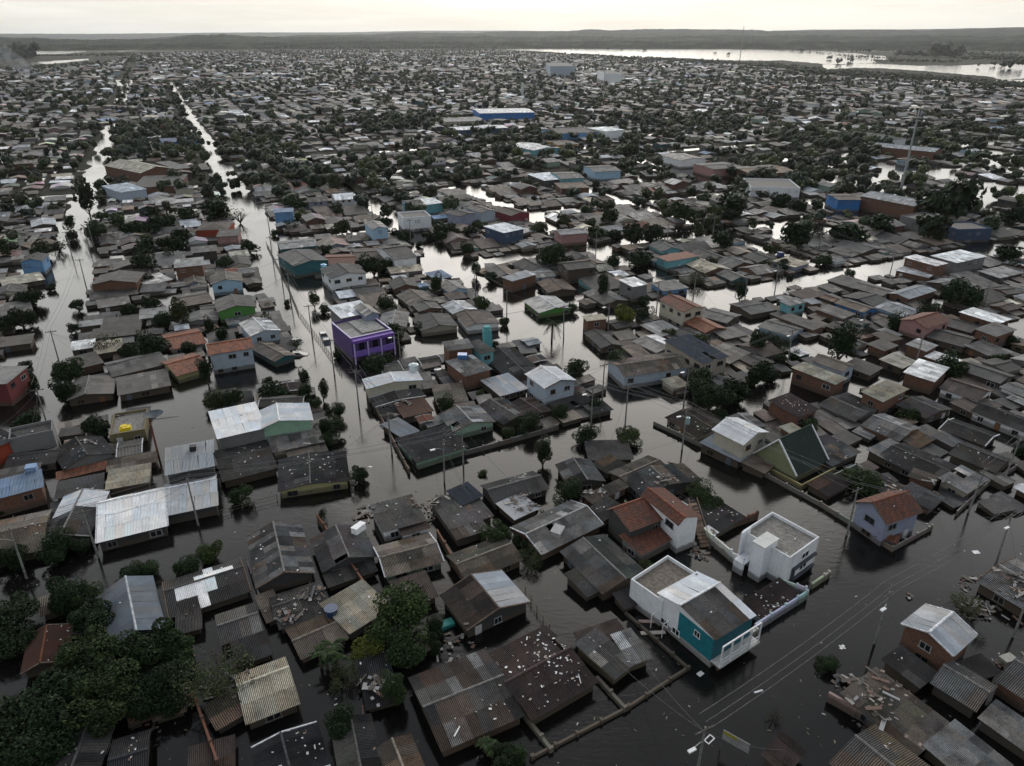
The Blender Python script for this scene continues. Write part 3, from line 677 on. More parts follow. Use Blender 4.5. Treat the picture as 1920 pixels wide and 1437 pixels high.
135 657 176 651 176 637|2.8 .2 s white wood .5|white and ribbed roof|small white and ribbed roof on the left street
177 665 228 656 228 637|2.4 .3 s cream wood .5||
172 636 262 626 262 611|2.2 .4 s dark wood .5||
150 613 192 608 190 600|2.4 .2 s light wood .5||
192 618 265 608 262 591|2.2 .3 s dark teal .5||
265 598 335 589 330 576|2.4 .5 s light grey .5||
-20 720 30 719 33 690|5.4 .3 s light maroon .5|maroon building with solar panels|maroon and cream building with solar panels on its roof
0 651 60 643 60 629|2.4 .4 s tan wood .5||
0 593 57 583 57 564|2.4 .5 s grey wood .5||
47 468 100 456 99 447|2.4 .3 s tan wood .5||
62 426 107 421 100 410|2.6 .9 b silver wood .5|silver gable on the left bank|silver gable roof on the left bank
228 330 293 321 288 299|4.8 2.0 b cream brick .5|brick hall with pale gable|brick hall with a wide pale gable roof
311 320 338 317 336 301|5.0 .3 s grey brick .5||
258 352 345 348 343 329|4.0 .5 s dark brick .5||
208 364 257 357 255 342|4.2 .3 s pale pale .5|pale blue warehouse|plain pale blue warehouse at the left street
302 268 367 264 365 258|4.5 .6 s navy bright .5|long blue building|long bright blue building behind trees
897 213 1000 211 985 203|6 .8 a white bright .5|blue warehouse|large bright blue warehouse with white roof
850 245 944 240 940 234|4.4 .9 a white navy .5|long white vaulted roof|long white vaulted roof over navy walls
828 229 902 227 900 219|4.4 .8 a light beige .5||
1030 252 1120 248 1115 238|4.4 1.2 a grey blue .5|grey hall with blue ends|long grey hall with blue ends
1120 248 1155 245 1150 237|6.5 .3 s white white .5|white tall block|tall plain white block beside the grey hall
985 284 1035 279 1018 267|4.4 1.2 b white cyan .5|turquoise house with white gable|large turquoise house with a white roof
1037 273 1076 271 1070 263|4.2 .6 a tan orange .5|orange brick hall|orange brick hall behind the turquoise house
1108 323 1157 321 1148 310|5 .9 a grey sky .5|light blue house|light blue house near the far flooded street
1010 340 1052 336 1040 324|4.5 .5 s white dark .5|wide white roof|wide white roof near the turquoise buildings
1045 336 1088 334 1080 322|5.2 .9 a grey cyan .5||
1047 354 1100 352 1096 342|3.6 .2 s brown brick .5||
1262 302 1310 299 1300 288|4.8 1.0 b light white .5|white villa|white two storey villa above the far flooded street
1320 319 1378 315 1372 303|5 .5 a grey pink .5|pink school-like building|long pink building with grey roof
1385 329 1470 324 1465 308|4.2 .8 a tan brick .5|long brick hall|long bare brick hall with a tan roof
1408 352 1498 354 1480 338|5.2 .5 f conc white .5|white balcony villa|white building with balcony rails and pale blue glass
1025 125 1071 125 1070 118|16 .5 f conc pale .5|far pale block|tall pale windowless block far away
1127 139 1157 139 1156 133|14 .5 f conc white .5|far white house block|white block with two towers far away
1635 264 1668 262 1660 248|5 1.6 h green white .5|white house with green roof|white house with a dark green hipped roof
1740 289 1757 284 1665 267|5 1.2 b zinc brick .5|hall with skylights|metal hall roof dotted with small skylights
"""
RC['navy'] = ((.05,.08,.16),'metal'); RC['pale'] = ((.4,.46,.52),'metal'); RN['navy'] = 'navy sheet'; RN['pale'] = 'pale blue sheet'
BUILT = {}
ALTS = {
 'dark roof with the white strip': lambda u, v: ('white' if .33 < u < .42 or (v > .45 and .12 < u < .6) else None),
}
EXTRA = {
 'gable half white half grey': dict(alt=lambda u, v: 'white' if u < .48 else None, alt2=lambda u, v: 'white' if u > .52 else None),
 'gable half brown half silver': dict(rk='brown', rk2='silver'),
 'half white half grey roof': dict(rk2='white'),
 'dark roof beside the stairs': dict(alt=lambda u, v: 'white' if (u*7.3+v*5.1) % 1 < .07 else None),
 'grey roof with pale patches': dict(alt=lambda u, v: 'light' if (u*3.3+v*5.1) % 1 < .3 else None),
 'huge patchwork roof': dict(alt=lambda u, v: 'light' if (u*13.7+v*7.7+.31) % 1 < .13 else ('dark' if (u*13.7+v*7.7) % 1 > .68 else ('brown' if v < .3 else None)), missing=0),
 'tall grey patchwork gable': dict(alt=lambda u, v: 'light' if (u*5.7+v*3.7+.1) % 1 < .25 else None),
}
for ln in HD.strip().splitlines():
    a, b, nick, lab = ln.split('|')
    x = [float(t) for t in a.split()]; q = b.split()
    kw = {}
    if nick in ALTS and ALTS[nick]: kw['alt'] = ALTS[nick]
    kw.update(EXTRA.get(nick, {})); rk_ = kw.pop('rk', q[3])
    cat = 'warehouse' if any(t in nick for t in ('hall', 'warehouse', 'depot')) else ('shed' if (not nick and float(q[0]) <= 2.1) else 'house')
    res = house((x[0],x[1]), (x[2],x[3]), (x[4],x[5]), float(q[0]), float(q[1]), q[2], rk_, q[4], lab or None, nick or None, rp=float(q[5]), cat=cat, **kw)
    if nick: BUILT[nick] = res
# ---------------------------------------------------------------- special buildings
def part(root, name, boxes, color, m='plain', uv=False):
    b = MB()
    for x in boxes: b.box(*x)
    return b.build(name, M[m], root, color)
# steep dark green gable
r_, c_, W, D, rz, g_ = house((1481,897),(1538,868),(1484,820), 2.6, 5.6, 'a', 'green', 'lime', 'steep dark green gable house with pale lime walls and white verges', 'steep green gable', windows=.3)
c_e, c_r = 2.6*.58, 5.6*.78
for sx in (-1, 1):
    b = MB()
    for sy in (-1, 1): b.tube((sx*W/2, sy*D/2, c_e+.05), (sx*W/2, 0, c_e+c_r+.05), .14, .14, 4)
    b.build('verge_board', M['plain'], r_, (.75,.76,.78))
part(r_, 'parapet', [(-W/2-.5,-D/2-1.2,-1,-W/2-.3,D/2,.9),(-W/2-.5,-D/2-1.4,-1,W/2,-D/2-1.2,.9)], (.42,.38,.16), 'wall')
# teal and white house
r_, c_, W, D, rz, g_ = house((1341,1196),(1412,1152),(1306,1077), 4.9, 1.0, 'a', 'white', 'white', 'teal and white two storey house with half grey half white roof', 'teal and white house', rp=.6, windows=0, oh=.2,
    alt=lambda u, v: (('light' if .3 < u < .45 and v > .3 else ('black' if .15 < u < .3 and v > .55 else 'grey')) if u < .7 and v < .93 else None), alt2=lambda u, v: None, missing=.0)
hw, hd = W/2-.2, D/2-.2
ee = 4.9*.84
part(r_, 'wall_panel', [(-hw-.05,-hd,.9,-hw-.003,.1*D,ee-.15)], (.015,.17,.21))
part(r_, 'wall_panel', [(-hw,-hd-.05,.9,hw,-hd-.003,ee-.15)], (.012,.1,.13))
part(r_, 'balcony_floor', [(-hw-.1,-hd-1.3,1.0,hw+.2,-hd-.06,1.18)], (.45,.45,.43))
for i in range(5):
    x = -hw+.02+i*(2*hw-.04)/4; part(r_, 'post', [(x-.07,-hd-1.26,1.0,x+.07,-hd-1.12,ee-.15)], (.75,.75,.76))
part(r_, 'balcony_rail', [(-hw,-hd-1.22,2.0,hw,-hd-1.15,2.07),(-hw,-hd-1.22,1.55,hw,-hd-1.15,1.6),(-hw,-hd-1.24,ee-.25,hw,-hd-1.1,ee-.1)], (.75,.75,.76))
for yy in (-.22, .12, .33):
    o = link('window', WIN, r_, Matrix.Translation((-hw-.05, yy*D, 1.0 if yy > 0 else 3.0)) @ Matrix.Rotation(-math.pi/2, 4, 'Z') @ Matrix.Diagonal((1.1 if yy > 0 else .8,1,.8,1)), (.75,.75,.75)); link('pane', PANE, o, Matrix.Identity(4))
    if yy > 0:
        b = MB(); b.tube((-hw-1.2, yy*D+.9, -.8), (-hw-1.2, yy*D+.9, 1.9), .06, .06, 5); b.tube((-hw-1.2, yy*D+.9, 1.9), (-hw-.1, yy*D+.9, 2.1), .06, .06, 5); b.build('drain_pipe', M['plain'], r_, (.65,.65,.65))
part(r_, 'roof_hole', [], (.02,.02,.02)) if False else None
house((1238,1131),(1302,1086),(1255,1048), 3.9, 0, 'f', 'tan', 'white', 'roofless white walled annex with a brown mouldy floor', 'roofless annex', windows=0)
house((1432,1158),(1499,1113),(1458,1094), 1.7, .5, 's', 'maroon', 'sky', 'dark maroon lean-to roof behind the pale blue yard wall', 'maroon lean-to', windows=0)
# white house with the stair tower
r_, c_, W, D, rz, g_ = house((1481,1047),(1531,1011),(1447,969), 5.0, 0, 'f', 'conc', 'white', 'bluish white modern house with parapet roof and tall stair tower', 'white tower house', windows=0)
ee = 5.0*.84
sgn = -1
def wl(n, bx, c, m='wall'): return part(r_, n, bx, c, m)
wl('stair_tower', [(-W/2-1.6,-D*.12,-1,-W/2+1.2,D*.12,ee+1.0)], (.74,.76,.8))
wl('tower_cap', [(-W/2-1.7,-D*.12-.1,ee+1.0,-W/2+1.3,D*.12+.1,ee+1.15)], (.6,.6,.58))
wl('fin_wall', [(-W/2-1.0,D/2-.6,-1,-W/2+.8,D/2-.4,ee+.9)], (.74,.76,.8))
wl('balcony', [(-W/2-2.2,D*.18,1.6,-W/2,D/2-.7,1.8),(-W/2-2.2,D*.18,-1,-W/2-2.0,D/2-.7,1.6)], (.72,.74,.78))
wl('balcony_rail', [(-W/2-2.2,D*.18,2.55,-W/2-2.1,D/2-.7,2.65),(-W/2-2.2,D*.18,1.8,-W/2-2.1,D*.18+.1,2.6),(-W/2-2.2,D/2-.8,1.8,-W/2-2.1,D/2-.7,2.6),(-W/2-2.2,D*.18,2.55,-W/2,D*.18+.08,2.65)], (.75,.75,.76), 'plain')
wl('window_band', [(-W*.35,-D/2-.35,2.3,W*.45,-D/2-.003,2.55),(-W*.35,-D/2-.35,.6,W*.45,-D/2-.003,.8),(-W*.35,-D/2-.35,.8,-W*.35+.25,-D/2-.003,2.3)], (.05,.055,.07), 'plain')
wl('cornice', [(W/2+.003,-D/2+1,2.3,W/2+.6,D/2-1,2.6)], (.05,.055,.07), 'plain')
for zz in (1.6, 3.3):
    o = link('window', WIN, r_, Matrix.Translation((.4, -D/2, zz)) @ Matrix.Diagonal((1.6,1,.9,1)), (.7,.7,.7)); link('pane', PANE, o, Matrix.Identity(4))
# red tiled house with stairs
house((1173,998),(1238,974),(1212,933), 4.0, 1.2, 'a', 'red', 'dark', 'mossy red tiled gable roof over a dark rendered wall', 'wide red tiled roof', rp=.75, windows=.2)
house((1262,988),(1299,974),(1254,914), 5.6, 1.1, 'b', 'red', 'white', 'upper red tiled roof with white trim beside the outside stairs', 'upper red tiled roof', rp=.25, windows=.3)
r_, c_, W, D, rz, g_ = house((1197,1042),(1266,1005),(1238,975), 2.8, .7, 's', 'red', 'grey', 'lower red tiled lean-to with a hole of white scraps', 'lower red tiled roof', windows=.2)
# purple house
r_, c_, W, D, rz, g_ = house((651,640),(723,624),(701,593), 5.6, 0, 'f', 'conc', 'purple', 'two storey purple house with a slab terrace roof', 'purple house', windows=.0)
part(r_, 'parapet_cap', [(-W/2-.1,-D/2-.1,5.17,W/2+.1,-D/2+.2,5.3),(-W/2-.1,-D/2+.2,5.17,-W/2+.2,D/2,5.3),(W/2-.2,-D/2+.2,5.17,W/2+.1,D/2,5.3)], (.55,.5,.68))
part(r_, 'balcony_rail', [(-W/2,-D/2-1.4,1.6,W/2,-D/2-1.2,2.6),(-W/2,-D/2-1.4,2.6,W/2,-D/2-1.15,2.7)], (.2,.12,.45))
part(r_, 'balcony_floor', [(-W/2,-D/2-1.4,1.4,W/2,-D/2,1.6),(-W/2,-D/2-1.4,4.4,W/2,-D/2,5.0)], (.16,.07,.36))
for i in range(4):
    x = -W/2+.1+i*(W-.2)/3; part(r_, 'post', [(x-.12,-D/2-1.42,-1,x+.12,-D/2-1.18,4.4)], (.5,.42,.7))
for i in range(3): part(r_, 'door', [(-W/2+1.6+i*W/3,-D/2-.08,1.62,-W/2+2.7+i*W/3,-D/2-.01,3.8)], (.02,.02,.03), 'glossy')
part(r_, 'roof_slab', [(-W*.12,-D*.3,4.71,W*.44,D*.42,4.95),(-W*.44,-D*.42,4.71,-W*.2,D*.05,4.9)], (.3,.3,.28), 'rough')
house((634,598),(692,586),(680,566), 6.6, .5, 's', 'white', 'grey', 'white metal roof block behind the purple terrace', 'white roof behind the purple terrace', windows=0)
house((681,594),(706,589),(694,571), 7.4, .8, 'b', 'light', 'lilac', 'small lilac rooftop room with grey gable on the purple house', 'rooftop room', windows=.3)

# ---------------------------------------------------------------- the rest of the town
CA, SA = math.cos(R(25)), math.sin(R(25))
def ab(x, y): return (-x*SA+y*CA, x*CA+y*SA)          # along the long streets, across them
def xy(a, b): return (-a*SA+b*CA, a*CA+b*SA)
SB = [(-31.5, 7.2), (23.5, 6.6), (70, 5), (117, 3.8), (165, 3.8), (230, 7)]
SB += [(-31.5-52*i, 4.2) for i in range(1, 40)] + [(230+50*i, 4.0) for i in range(1, 60)]
SAc = [(40, 5), (88, 5), (136, 5), (190, 4), (240, 4.5), (300, 4.5), (352, 6), (420, 4), (500, 4), (590, 5)] + [(590+95*i, 4) for i in range(1, 34)]
def in_street(a, b, pad=0):
    if a > 330: pad -= .6
    for s, h in (SB if a < 330 else (SB[:2] if a < 640 else SB[1:2])+(SB[5:6] if a < 420 else [])):
        if abs(b-s) < h+pad: return True
    for s, h in (SAc if a < 430 else []):
        if abs(a-s) < h+pad: return True
    return False
EDGE = [(-400,140),(0,131),(170,122),(260,105),(420,93),(900,93),(960,99),(1100,105),(1200,111),(1350,122),(1450,128),(1540,144),(1700,151),(1830,163),(1920,170),(2400,185)]
def town(x, y):
    px, py = proj((x, y, 0))
    for (x0, y0), (x1, y1) in zip(EDGE, EDGE[1:]):
        if x0 <= px < x1: return py > y0+(y1-y0)*(px-x0)/(x1-x0)
    return False
frng = random.Random(11)
cand = []
def nofill(px, py): return (285 < px < 402 and 735 < py < 868) or (120 < px < 400 and 742 < py < 775) or (930 < px < 1095 and 535 < py < 640) or (1150 < px < 1240 and 690 < py < 790) or (1110 < px < 1250 and 280 < py < 318) or (1440 < px < 1620 and 425 < py < 452)
def infr(x, y, m=1.12): return y > 20 and abs(x) < y*.74*m+14
def cells(d0, d1, cs, cd):
    nb = int(d1/cs)+2
    for ib in range(-nb, nb):
        for ia in range(int(-d1*.3/cd), int(d1*1.2/cd)+2):
            a = (ia+.5)*cd+frng.uniform(-.16, .16)*cd; b = (ib+.5)*cs+frng.uniform(-.16, .16)*cs
            x, y = xy(a, b); d = math.hypot(x, y)
            if d0 <= d < d1 and infr(x, y): yield a, b, x, y, d
for a, b, x, y, d in cells(100, 330, 9.2, 10.0):
    if frng.random() < .07: continue
    W_, D_ = frng.uniform(6, 9.3), frng.uniform(6, 10)
    rz = R(25)+R(frng.gauss(0, 3))
    if d < 128: W_, D_ = frng.uniform(3, 5), frng.uniform(3, 5)
    if nofill(*proj((x, y, 0))): continue
    ok = False
    for _ in range(7):
        if not in_street(a, b, min(W_, D_)*.45):
            cs, sn = math.cos(rz), math.sin(rz)
            if not any(hit(x+cs*u*W_/2-sn*v*D_/2, y+sn*u*W_/2+cs*v*D_/2) for u in (-1, -.5, 0, .5, 1) for v in (-1, -.5, 0, .5, 1)): ok = True; break
        W_ *= .84; D_ *= .84; a += frng.uniform(-1.3, 1.3); b += frng.uniform(-1.3, 1.3); x, y = xy(a, b)
    if ok and W_ > 2.1 and town(x, y): cand.append((d, x, y, W_+.5, D_+.5, rz)); add_foot((x, y), W_, D_, rz, -.1)
def spec(rng, W_, D_, d):
    two = rng.random() < .09 and W_*D_ > 30
    e = rng.uniform(3.2, 4.1) if two else rng.uniform(.9, 1.55)
    rk = rng.choices(['grey','dark','tan','brown','light','zinc','white','cream','red','orange','maroon','blue','silver'], [28,22,13,9,13,5,5,4,1.6,1.2,1.5,.5,4])[0]
    wk = rng.choices(['wood','dark','grey','brick','white','cream','sky','mint','beige','cyan','pink','ochre','teal','lilac'], [16,10,16,22,9,7,4,3,7,2,2,2,2,2])[0]
    ax = rng.choices('bas', [44, 30, 26])[0]
    return e, rng.uniform(.6, 1.3)*min(W_, D_)/7, ax, rk, wk
for a, b, x, y, d in cells(100, 330, 6.4, 6.8):
    W_, D_ = frng.uniform(3.6, 5.6), frng.uniform(3.6, 6); rz = R(25)+R(frng.gauss(0, 4))
    if nofill(*proj((x, y, 0))): continue
    if d < 132 and frng.random() < .3: continue
    for _ in range(4):
        cs, sn = math.cos(rz), math.sin(rz)
        if not in_street(a, b, min(W_, D_)*.5) and not any(hit(x+cs*u*W_/2-sn*v*D_/2, y+sn*u*W_/2+cs*v*D_/2) for u in (-1, 0, 1) for v in (-1, 0, 1)):
            if W_ > 1.9 and town(x, y): cand.append((d, x, y, W_+.6, D_+.6, rz)); add_foot((x, y), W_, D_, rz, -.1)
            break
        W_ *= .8; D_ *= .85
def near_ok(px, py): return not nofill(px, py) and (px < 900 and 880 < py < 1437) or (1000 < px < 1280 and 850 < py < 965) or (px > 1600 and py > 1160) or (1460 < px < 1900 and 730 < py < 930) or (px < 660 and py > 740)
for a, b, x, y, d in cells(48, 108, 3.9, 4.1):
    px, py = proj((x, y, 0)); W_, D_ = frng.uniform(2.6, 4.6), frng.uniform(2.6, 5); rz = R(25)+R(frng.gauss(0, 6))
    if not near_ok(px, py) or frng.random() < .12 or (485 < px < 660 and 1190 < py < 1345): continue
    cs, sn = math.cos(rz), math.sin(rz)
    if not in_street(a, b, 1.8) and not any(hit(x+cs*u*W_/2-sn*v*D_/2, y+sn*u*W_/2+cs*v*D_/2) for u in (-1, 0, 1) for v in (-1, 0, 1)):
        cand.append((d, x, y, W_+.4, D_+.4, rz)); add_foot((x, y), W_, D_, rz, -.1)
cand.sort()
nh = sum(1 for q in ALL if q['cat'] == 'house'); nsd = sum(1 for q in ALL if q['cat'] == 'shed')
mass = []
for a, b, x, y, d in cells(104, 335, 3.5, 3.7):          # low lean-tos, walls and junk roofs between the houses
    if nofill(*proj((x, y, 0))) or in_street(a, b, .2) or hit(x, y) or not town(x, y) or frng.random() < .1: continue
    rz = R(25)+R(frng.gauss(0, 7)); e = frng.uniform(.35, 1.0)
    mass.append((x, y, frng.uniform(2.0, 4.4), frng.uniform(2.0, 4.4), rz, e, frng.uniform(.1, .35), 's', frng.choice(('dark','brown','tan','black','grey','dark')), frng.choice(('dark','wood'))))
for d, x, y, W_, D_, rz in cand:
    e, r, ax, rk, wk = spec(frng, W_, D_, d)
    small = W_*D_ < 27 or d < 105
    if small and nsd < 285: nsd += 1; house(0, 0, 0, frng.uniform(.5, 1.2) if d < 105 else min(e, 1.6), r*.5 if d > 105 else .2, ax if d > 105 else 's', rk if d > 105 else frng.choice(('dark','tan','brown','grey','black')), wk if d > 105 else 'wood', ground=(x, y, W_, D_, rz), cat='shed', windows=0)
    elif not small and nh < 293: nh += 1; house(0, 0, 0, e, r, ax, rk, wk, ground=(x, y, W_, D_, rz), windows=.75)
    else: mass.append((x, y, W_, D_, rz, e*.85, r, ax, rk, wk))
for d0, d1, cs, cd, pj in ((330, 620, 10, 10.5, .9), (620, 1250, 14, 14, .92), (1250, 3500, 24, 26, .85)):
    for a, b, x, y, d in cells(d0, d1, cs, cd):
        if frng.random() > pj or not town(x, y): continue
        if d < 800 and (in_street(a, b, 3) or hit(x, y)): continue
        if d >= 800 and any(abs(b-s) < h+3 for s, h in SB[:2]): continue
        W_ = frng.uniform(.6, .88)*cs; D_ = frng.uniform(.6, .88)*cd; rz = R(25)+R(frng.gauss(0, 4 if d < 620 else 25))+(R(90) if frng.random() < .3 else 0)
        e, r, ax, rk, wk = spec(frng, W_, D_, d); k = 1 if d < 620 else (1.15 if d < 1250 else 1.5)
        mass.append((x, y, W_, D_, rz, e*k*.8, r*.75, ax, rk if rk not in ('red','orange') or frng.random() < .4 else 'dark', frng.choice(('dark','dark','wood','grey','white','sky','beige')) if wk == 'brick' and frng.random() < .7 else wk))
hv = []; hf = []; hc = []; huv = []; wv = []; wf = []; wc = []; gv = []; gf = []
for x, y, W_, D_, rz, e, r, ax, rk, wk in mass:
    c, s = math.cos(rz), math.sin(rz); w2, d2 = W_/2, D_/2
    def P(u, v, z): return (x+c*u-s*v, y+s*u+c*v, z)
    n = len(hv); cc = vary(RC[rk][0], frng, rk, .05); c2 = tuple(min(.8, q*frng.uniform(.75, 1.25)) for q in cc); o = frng.random()*300
    if ax == 'b':
        hv += [P(-w2,-d2,e),P(0,-d2,e+r),P(w2,-d2,e),P(-w2,d2,e),P(0,d2,e+r),P(w2,d2,e)]
        hf += [(n,n+1,n+4,n+3),(n+1,n+2,n+5,n+4)]; uvq = [[(o,w2),(o,0),(o+D_,0),(o+D_,w2)],[(o,0),(o,w2),(o+D_,w2),(o+D_,0)]]
        top = [(-w2,-d2,e),(0,-d2,e+r),(w2,-d2,e),(w2,d2,e),(0,d2,e+r),(-w2,d2,e)]
    elif ax == 'a':
        hv += [P(-w2,-d2,e),P(-w2,0,e+r),P(-w2,d2,e),P(w2,-d2,e),P(w2,0,e+r),P(w2,d2,e)]
        hf += [(n,n+3,n+4,n+1),(n+1,n+4,n+5,n+2)]; uvq = [[(o,0),(o+W_,0),(o+W_,d2),(o,d2)],[(o,d2),(o+W_,d2),(o+W_,0),(o,0)]]
        top = [(-w2,-d2,e),(w2,-d2,e),(w2,0,e+r),(w2,d2,e),(-w2,d2,e),(-w2,0,e+r)]
    else:
        hv += [P(-w2,-d2,e),P(w2,-d2,e),P(w2,d2,e+r),P(-w2,d2,e+r)]; hf += [(n,n+1,n+2,n+3)]; uvq = [[(o,0),(o+W_,0),(o+W_,D_),(o,D_)]]
        top = [(-w2,-d2,e),(w2,-d2,e),(w2,d2,e+r),(-w2,d2,e+r)]
    hc += [cc, c2][:len(uvq)]; huv += uvq
    wcol = WC[wk] or (.15,.06,.035); k = .9; gg = sum(wcol)/3; wcol = tuple((q*.7+gg*.3)*.8 for q in wcol)
    for i in range(len(top)):
        p, q = top[i], top[(i+1) % len(top)]; m = len(wv)
        wv += [P(p[0]*k,p[1]*k,-.5),P(q[0]*k,q[1]*k,-.5),P(q[0]*k,q[1]*k,q[2]-.08),P(p[0]*k,p[1]*k,p[2]-.08)]; wf.append((m,m+1,m+2,m+3)); wc.append(wcol)
        l = math.hypot(q[0]-p[0], q[1]-p[1])
        if l > 3 and e > 1.4 and x*x+y*y < 520**2 and frng.random() < .7:
            for t in ((.3, .42), (.6, .72)):
                m = len(wv); pa = [(p[0]+(q[0]-p[0])*tt)*k*1.012 for tt in t]; pb = [(p[1]+(q[1]-p[1])*tt)*k*1.012 for tt in t]
                z1 = min(p[2], q[2])-.35; z0 = z1-.75
                wv += [P(pa[0],pb[0],z0),P(pa[1],pb[1],z0),P(pa[1],pb[1],z1),P(pa[0],pb[0],z1)]; wf.append((m,m+1,m+2,m+3)); wc.append((.02,.02,.025))
tag(link('far_houses', mesh('far_houses', wv, wf, M['wall_attr'], None, wc)), kind='stuff')
tag(link('far_roofs', mesh('far_roofs', hv, hf, M['roof_attr'], huv, hc)), kind='stuff')
print('HOUSES', nh, nsd, len(mass))
import bmesh
# ---------------------------------------------------------------- ground, water, far land
m = MB(); m.face([(-12000,-150,0),(14000,-150,0),(14000,27000,0),(-12000,27000,0)]); tag(m.build('flood_water', M['water']), kind='structure')
m = MB()                                             # yards above the water, far from the camera
bs = sorted(SB); as_ = sorted(SAc)
for (a0, ha), (a1, hb) in zip(as_, as_[1:]):
    if a0 < 295 or a0 > 1150: continue
    ha = hb = (4 if a0 < 430 else -1.5)
    for (b0, hc_), (b1, hd_) in zip(bs, bs[1:]):
        vis = lambda b_, h_: (h_ if (b_ in (-31.5, 23.5) or (b_ == 230 and a0 < 420)) else -1.5)-(1.5 if a0 > 330 else 0)
        q = [xy(a0+ha, b0+vis(b0, hc_)), xy(a1-hb, b0+vis(b0, hc_)), xy(a1-hb, b1-vis(b1, hd_)), xy(a0+ha, b1-vis(b1, hd_))]
        cx_, cy_ = sum(p[0] for p in q)/4, sum(p[1] for p in q)/4
        if infr(cx_, cy_, 1.4) and town(cx_, cy_):
            pts = []
            for i in range(4):                       # ragged edges where the yards meet the water
                p, t = q[i], q[(i+1) % 4]
                for j in range(8): f = j/8; k = frng.uniform(-1.6, 1.6); pts.append((p[0]+(t[0]-p[0])*f+k, p[1]+(t[1]-p[1])*f+k, .12))
            m.face(pts)
tag(m.build('ground', M['yard']), kind='structure')
m = MB(); m.face([(-12000,1180,.16),(14000,1180,.16),(14000,3300,.16),(-12000,3300,.16)]); tag(m.build('ground', M['yard']), kind='structure')
m = MB(); m.face([(-12000,3300,.16),(14000,3300,.16),(14000,27000,.16),(-12000,27000,.16)]); tag(m.build('fields', M['ground']), kind='structure')
LAKES = [
 ([(925,90.5),(1000,87),(1080,84.5),(1130,85),(1180,85.6),(1290,87.5),(1370,89),(1440,94),(1540,96),(1600,100),(1660,106),(1668,110)], [(1640,118),(1572,122),(1540,120),(1470,113.5),(1440,114),(1340,113),(1290,109),(1190,107.5),(1090,100.5),(1060,101),(1030,97),(960,94)]),
 ([(1540,121.5),(1640,119.5),(1720,124),(1790,123.5),(1830,121.5),(1920,120),(2100,122)], [(2100,152),(1920,147),(1880,150),(1850,143),(1760,136),(1700,131),(1620,127),(1550,130)]),
 ([(1467,87),(1600,87.5),(1740,89.5),(1920,89),(2100,89)], [(2100,96),(1920,95),(1740,96),(1640,95),(1470,89.5)]),
 ([(48,91.5),(165,91)], [(160,98),(110,101.5),(62,102)]), ([(57,118),(110,114),(166,110.3)], [(166,113),(100,120),(60,121.7)]),
 ([(310,85.5),(380,84)], [(378,92.5),(330,93.5)]), ([(218,96),(270,92.3)], [(268,94.6),(225,97.3)]),
 ([(1435,73.6),(1525,76.4)], [(1520,77.5),(1440,75.4)]), ([(1025,79),(1085,80)], [(1080,81.6),(1030,80.8)]), ([(1258,71.8),(1290,72)], [(1290,73),(1260,72.8)]), ([(1365,72.5),(1390,73)], [(1390,75),(1366,74.4)]),
 ([(1840,72),(1880,72.6)], [(1880,73.4),(1842,73)]), ([(1030,84),(1090,83.5),(1160,84.8)], [(1150,85.8),(1040,84.9)])]
lr = random.Random(5)
for up, lo in LAKES:
    pts = []; ring = up+lo
    for i in range(len(ring)):
        p, q = ring[i], ring[(i+1) % len(ring)]; n = max(2, int(abs(p[0]-q[0])/6))
        for j in range(n):
            f = j/n; yy = p[1]+(q[1]-p[1])*f; amp = .012*(yy-68)
            g = gp(p[0]+(q[0]-p[0])*f+lr.uniform(-2, 2), yy+(lr.uniform(-amp, amp) if 0 < j else 0), .3); pts.append(tuple(g))
    m = MB(); m.face(pts); me = mesh('lake', m.v, m.f, M['water'])
    tag(link('lake', me), kind='structure')
# wooded hills
def hill_fn(nd, b, L):
    pos = nd('ShaderNodeNewGeometry').outputs['Position']
    n = nd('ShaderNodeTexNoise', {'Vector': pos, 'Scale': .006, 'Detail': 10.0, 'Roughness': .8}).outputs['Fac']
    c = mixc(nd, ramp(nd, n, [(.46, 0), (.66, 1)]), (.008, .013, .008), (.07, .078, .045)); L(c, b.inputs['Base Color']); b.inputs['Roughness'].default_value = 1; b.inputs['Specular IOR Level'].default_value = 0
M['hill'] = mat('wooded_hill', hill_fn)
def hills(pts, dist, depth, seed, rough=.6):
    rg = random.Random(seed); v = []; f = []; cols_ = []; n = 0
    xs = []
    for (x0, y0), (x1, y1) in zip(pts, pts[1:]):
        k = max(2, int((x1-x0)/3))
        for j in range(k): xs.append((x0+(x1-x0)*j/k, y0+(y1-y0)*j/k))
    xs.append(pts[-1]); J = 7; wob = 0
    for px, py in xs:
        wob = wob*.8+rg.gauss(0, rough*.35)
        base = gp(px, 200, 0); d = Vector((base.x, base.y)).normalized(); dd = dist/ d.y if False else dist
        hh = CAMH+dist*math.tan(math.atan((718.5-(py+wob))/F)-PITCH)
        for j in range(J):
            t = j/(J-1); h = hh*math.sin(math.pi*min(1, t*.62+.0))**.8 if t < .99 else hh*.5
            q = d*(dist-depth*.8+depth*t*1.6); v.append((q.x, q.y, .2+max(0, h)))
    for i in range(len(xs)-1):
        for j in range(J-1): f.append((i*J+j, (i+1)*J+j, (i+1)*J+j+1, i*J+j+1))
    tag(link('hills', mesh('hills', v, f, M['hill'])), kind='structure')
hills([(-150,64),(200,64),(330,62.5),(470,61),(640,60.5),(800,57),(960,57),(1100,59),(1300,62),(1500,56),(1700,55.5),(1850,53),(1950,52.5),(2100,53)], 15000, 2600, 1, .3)
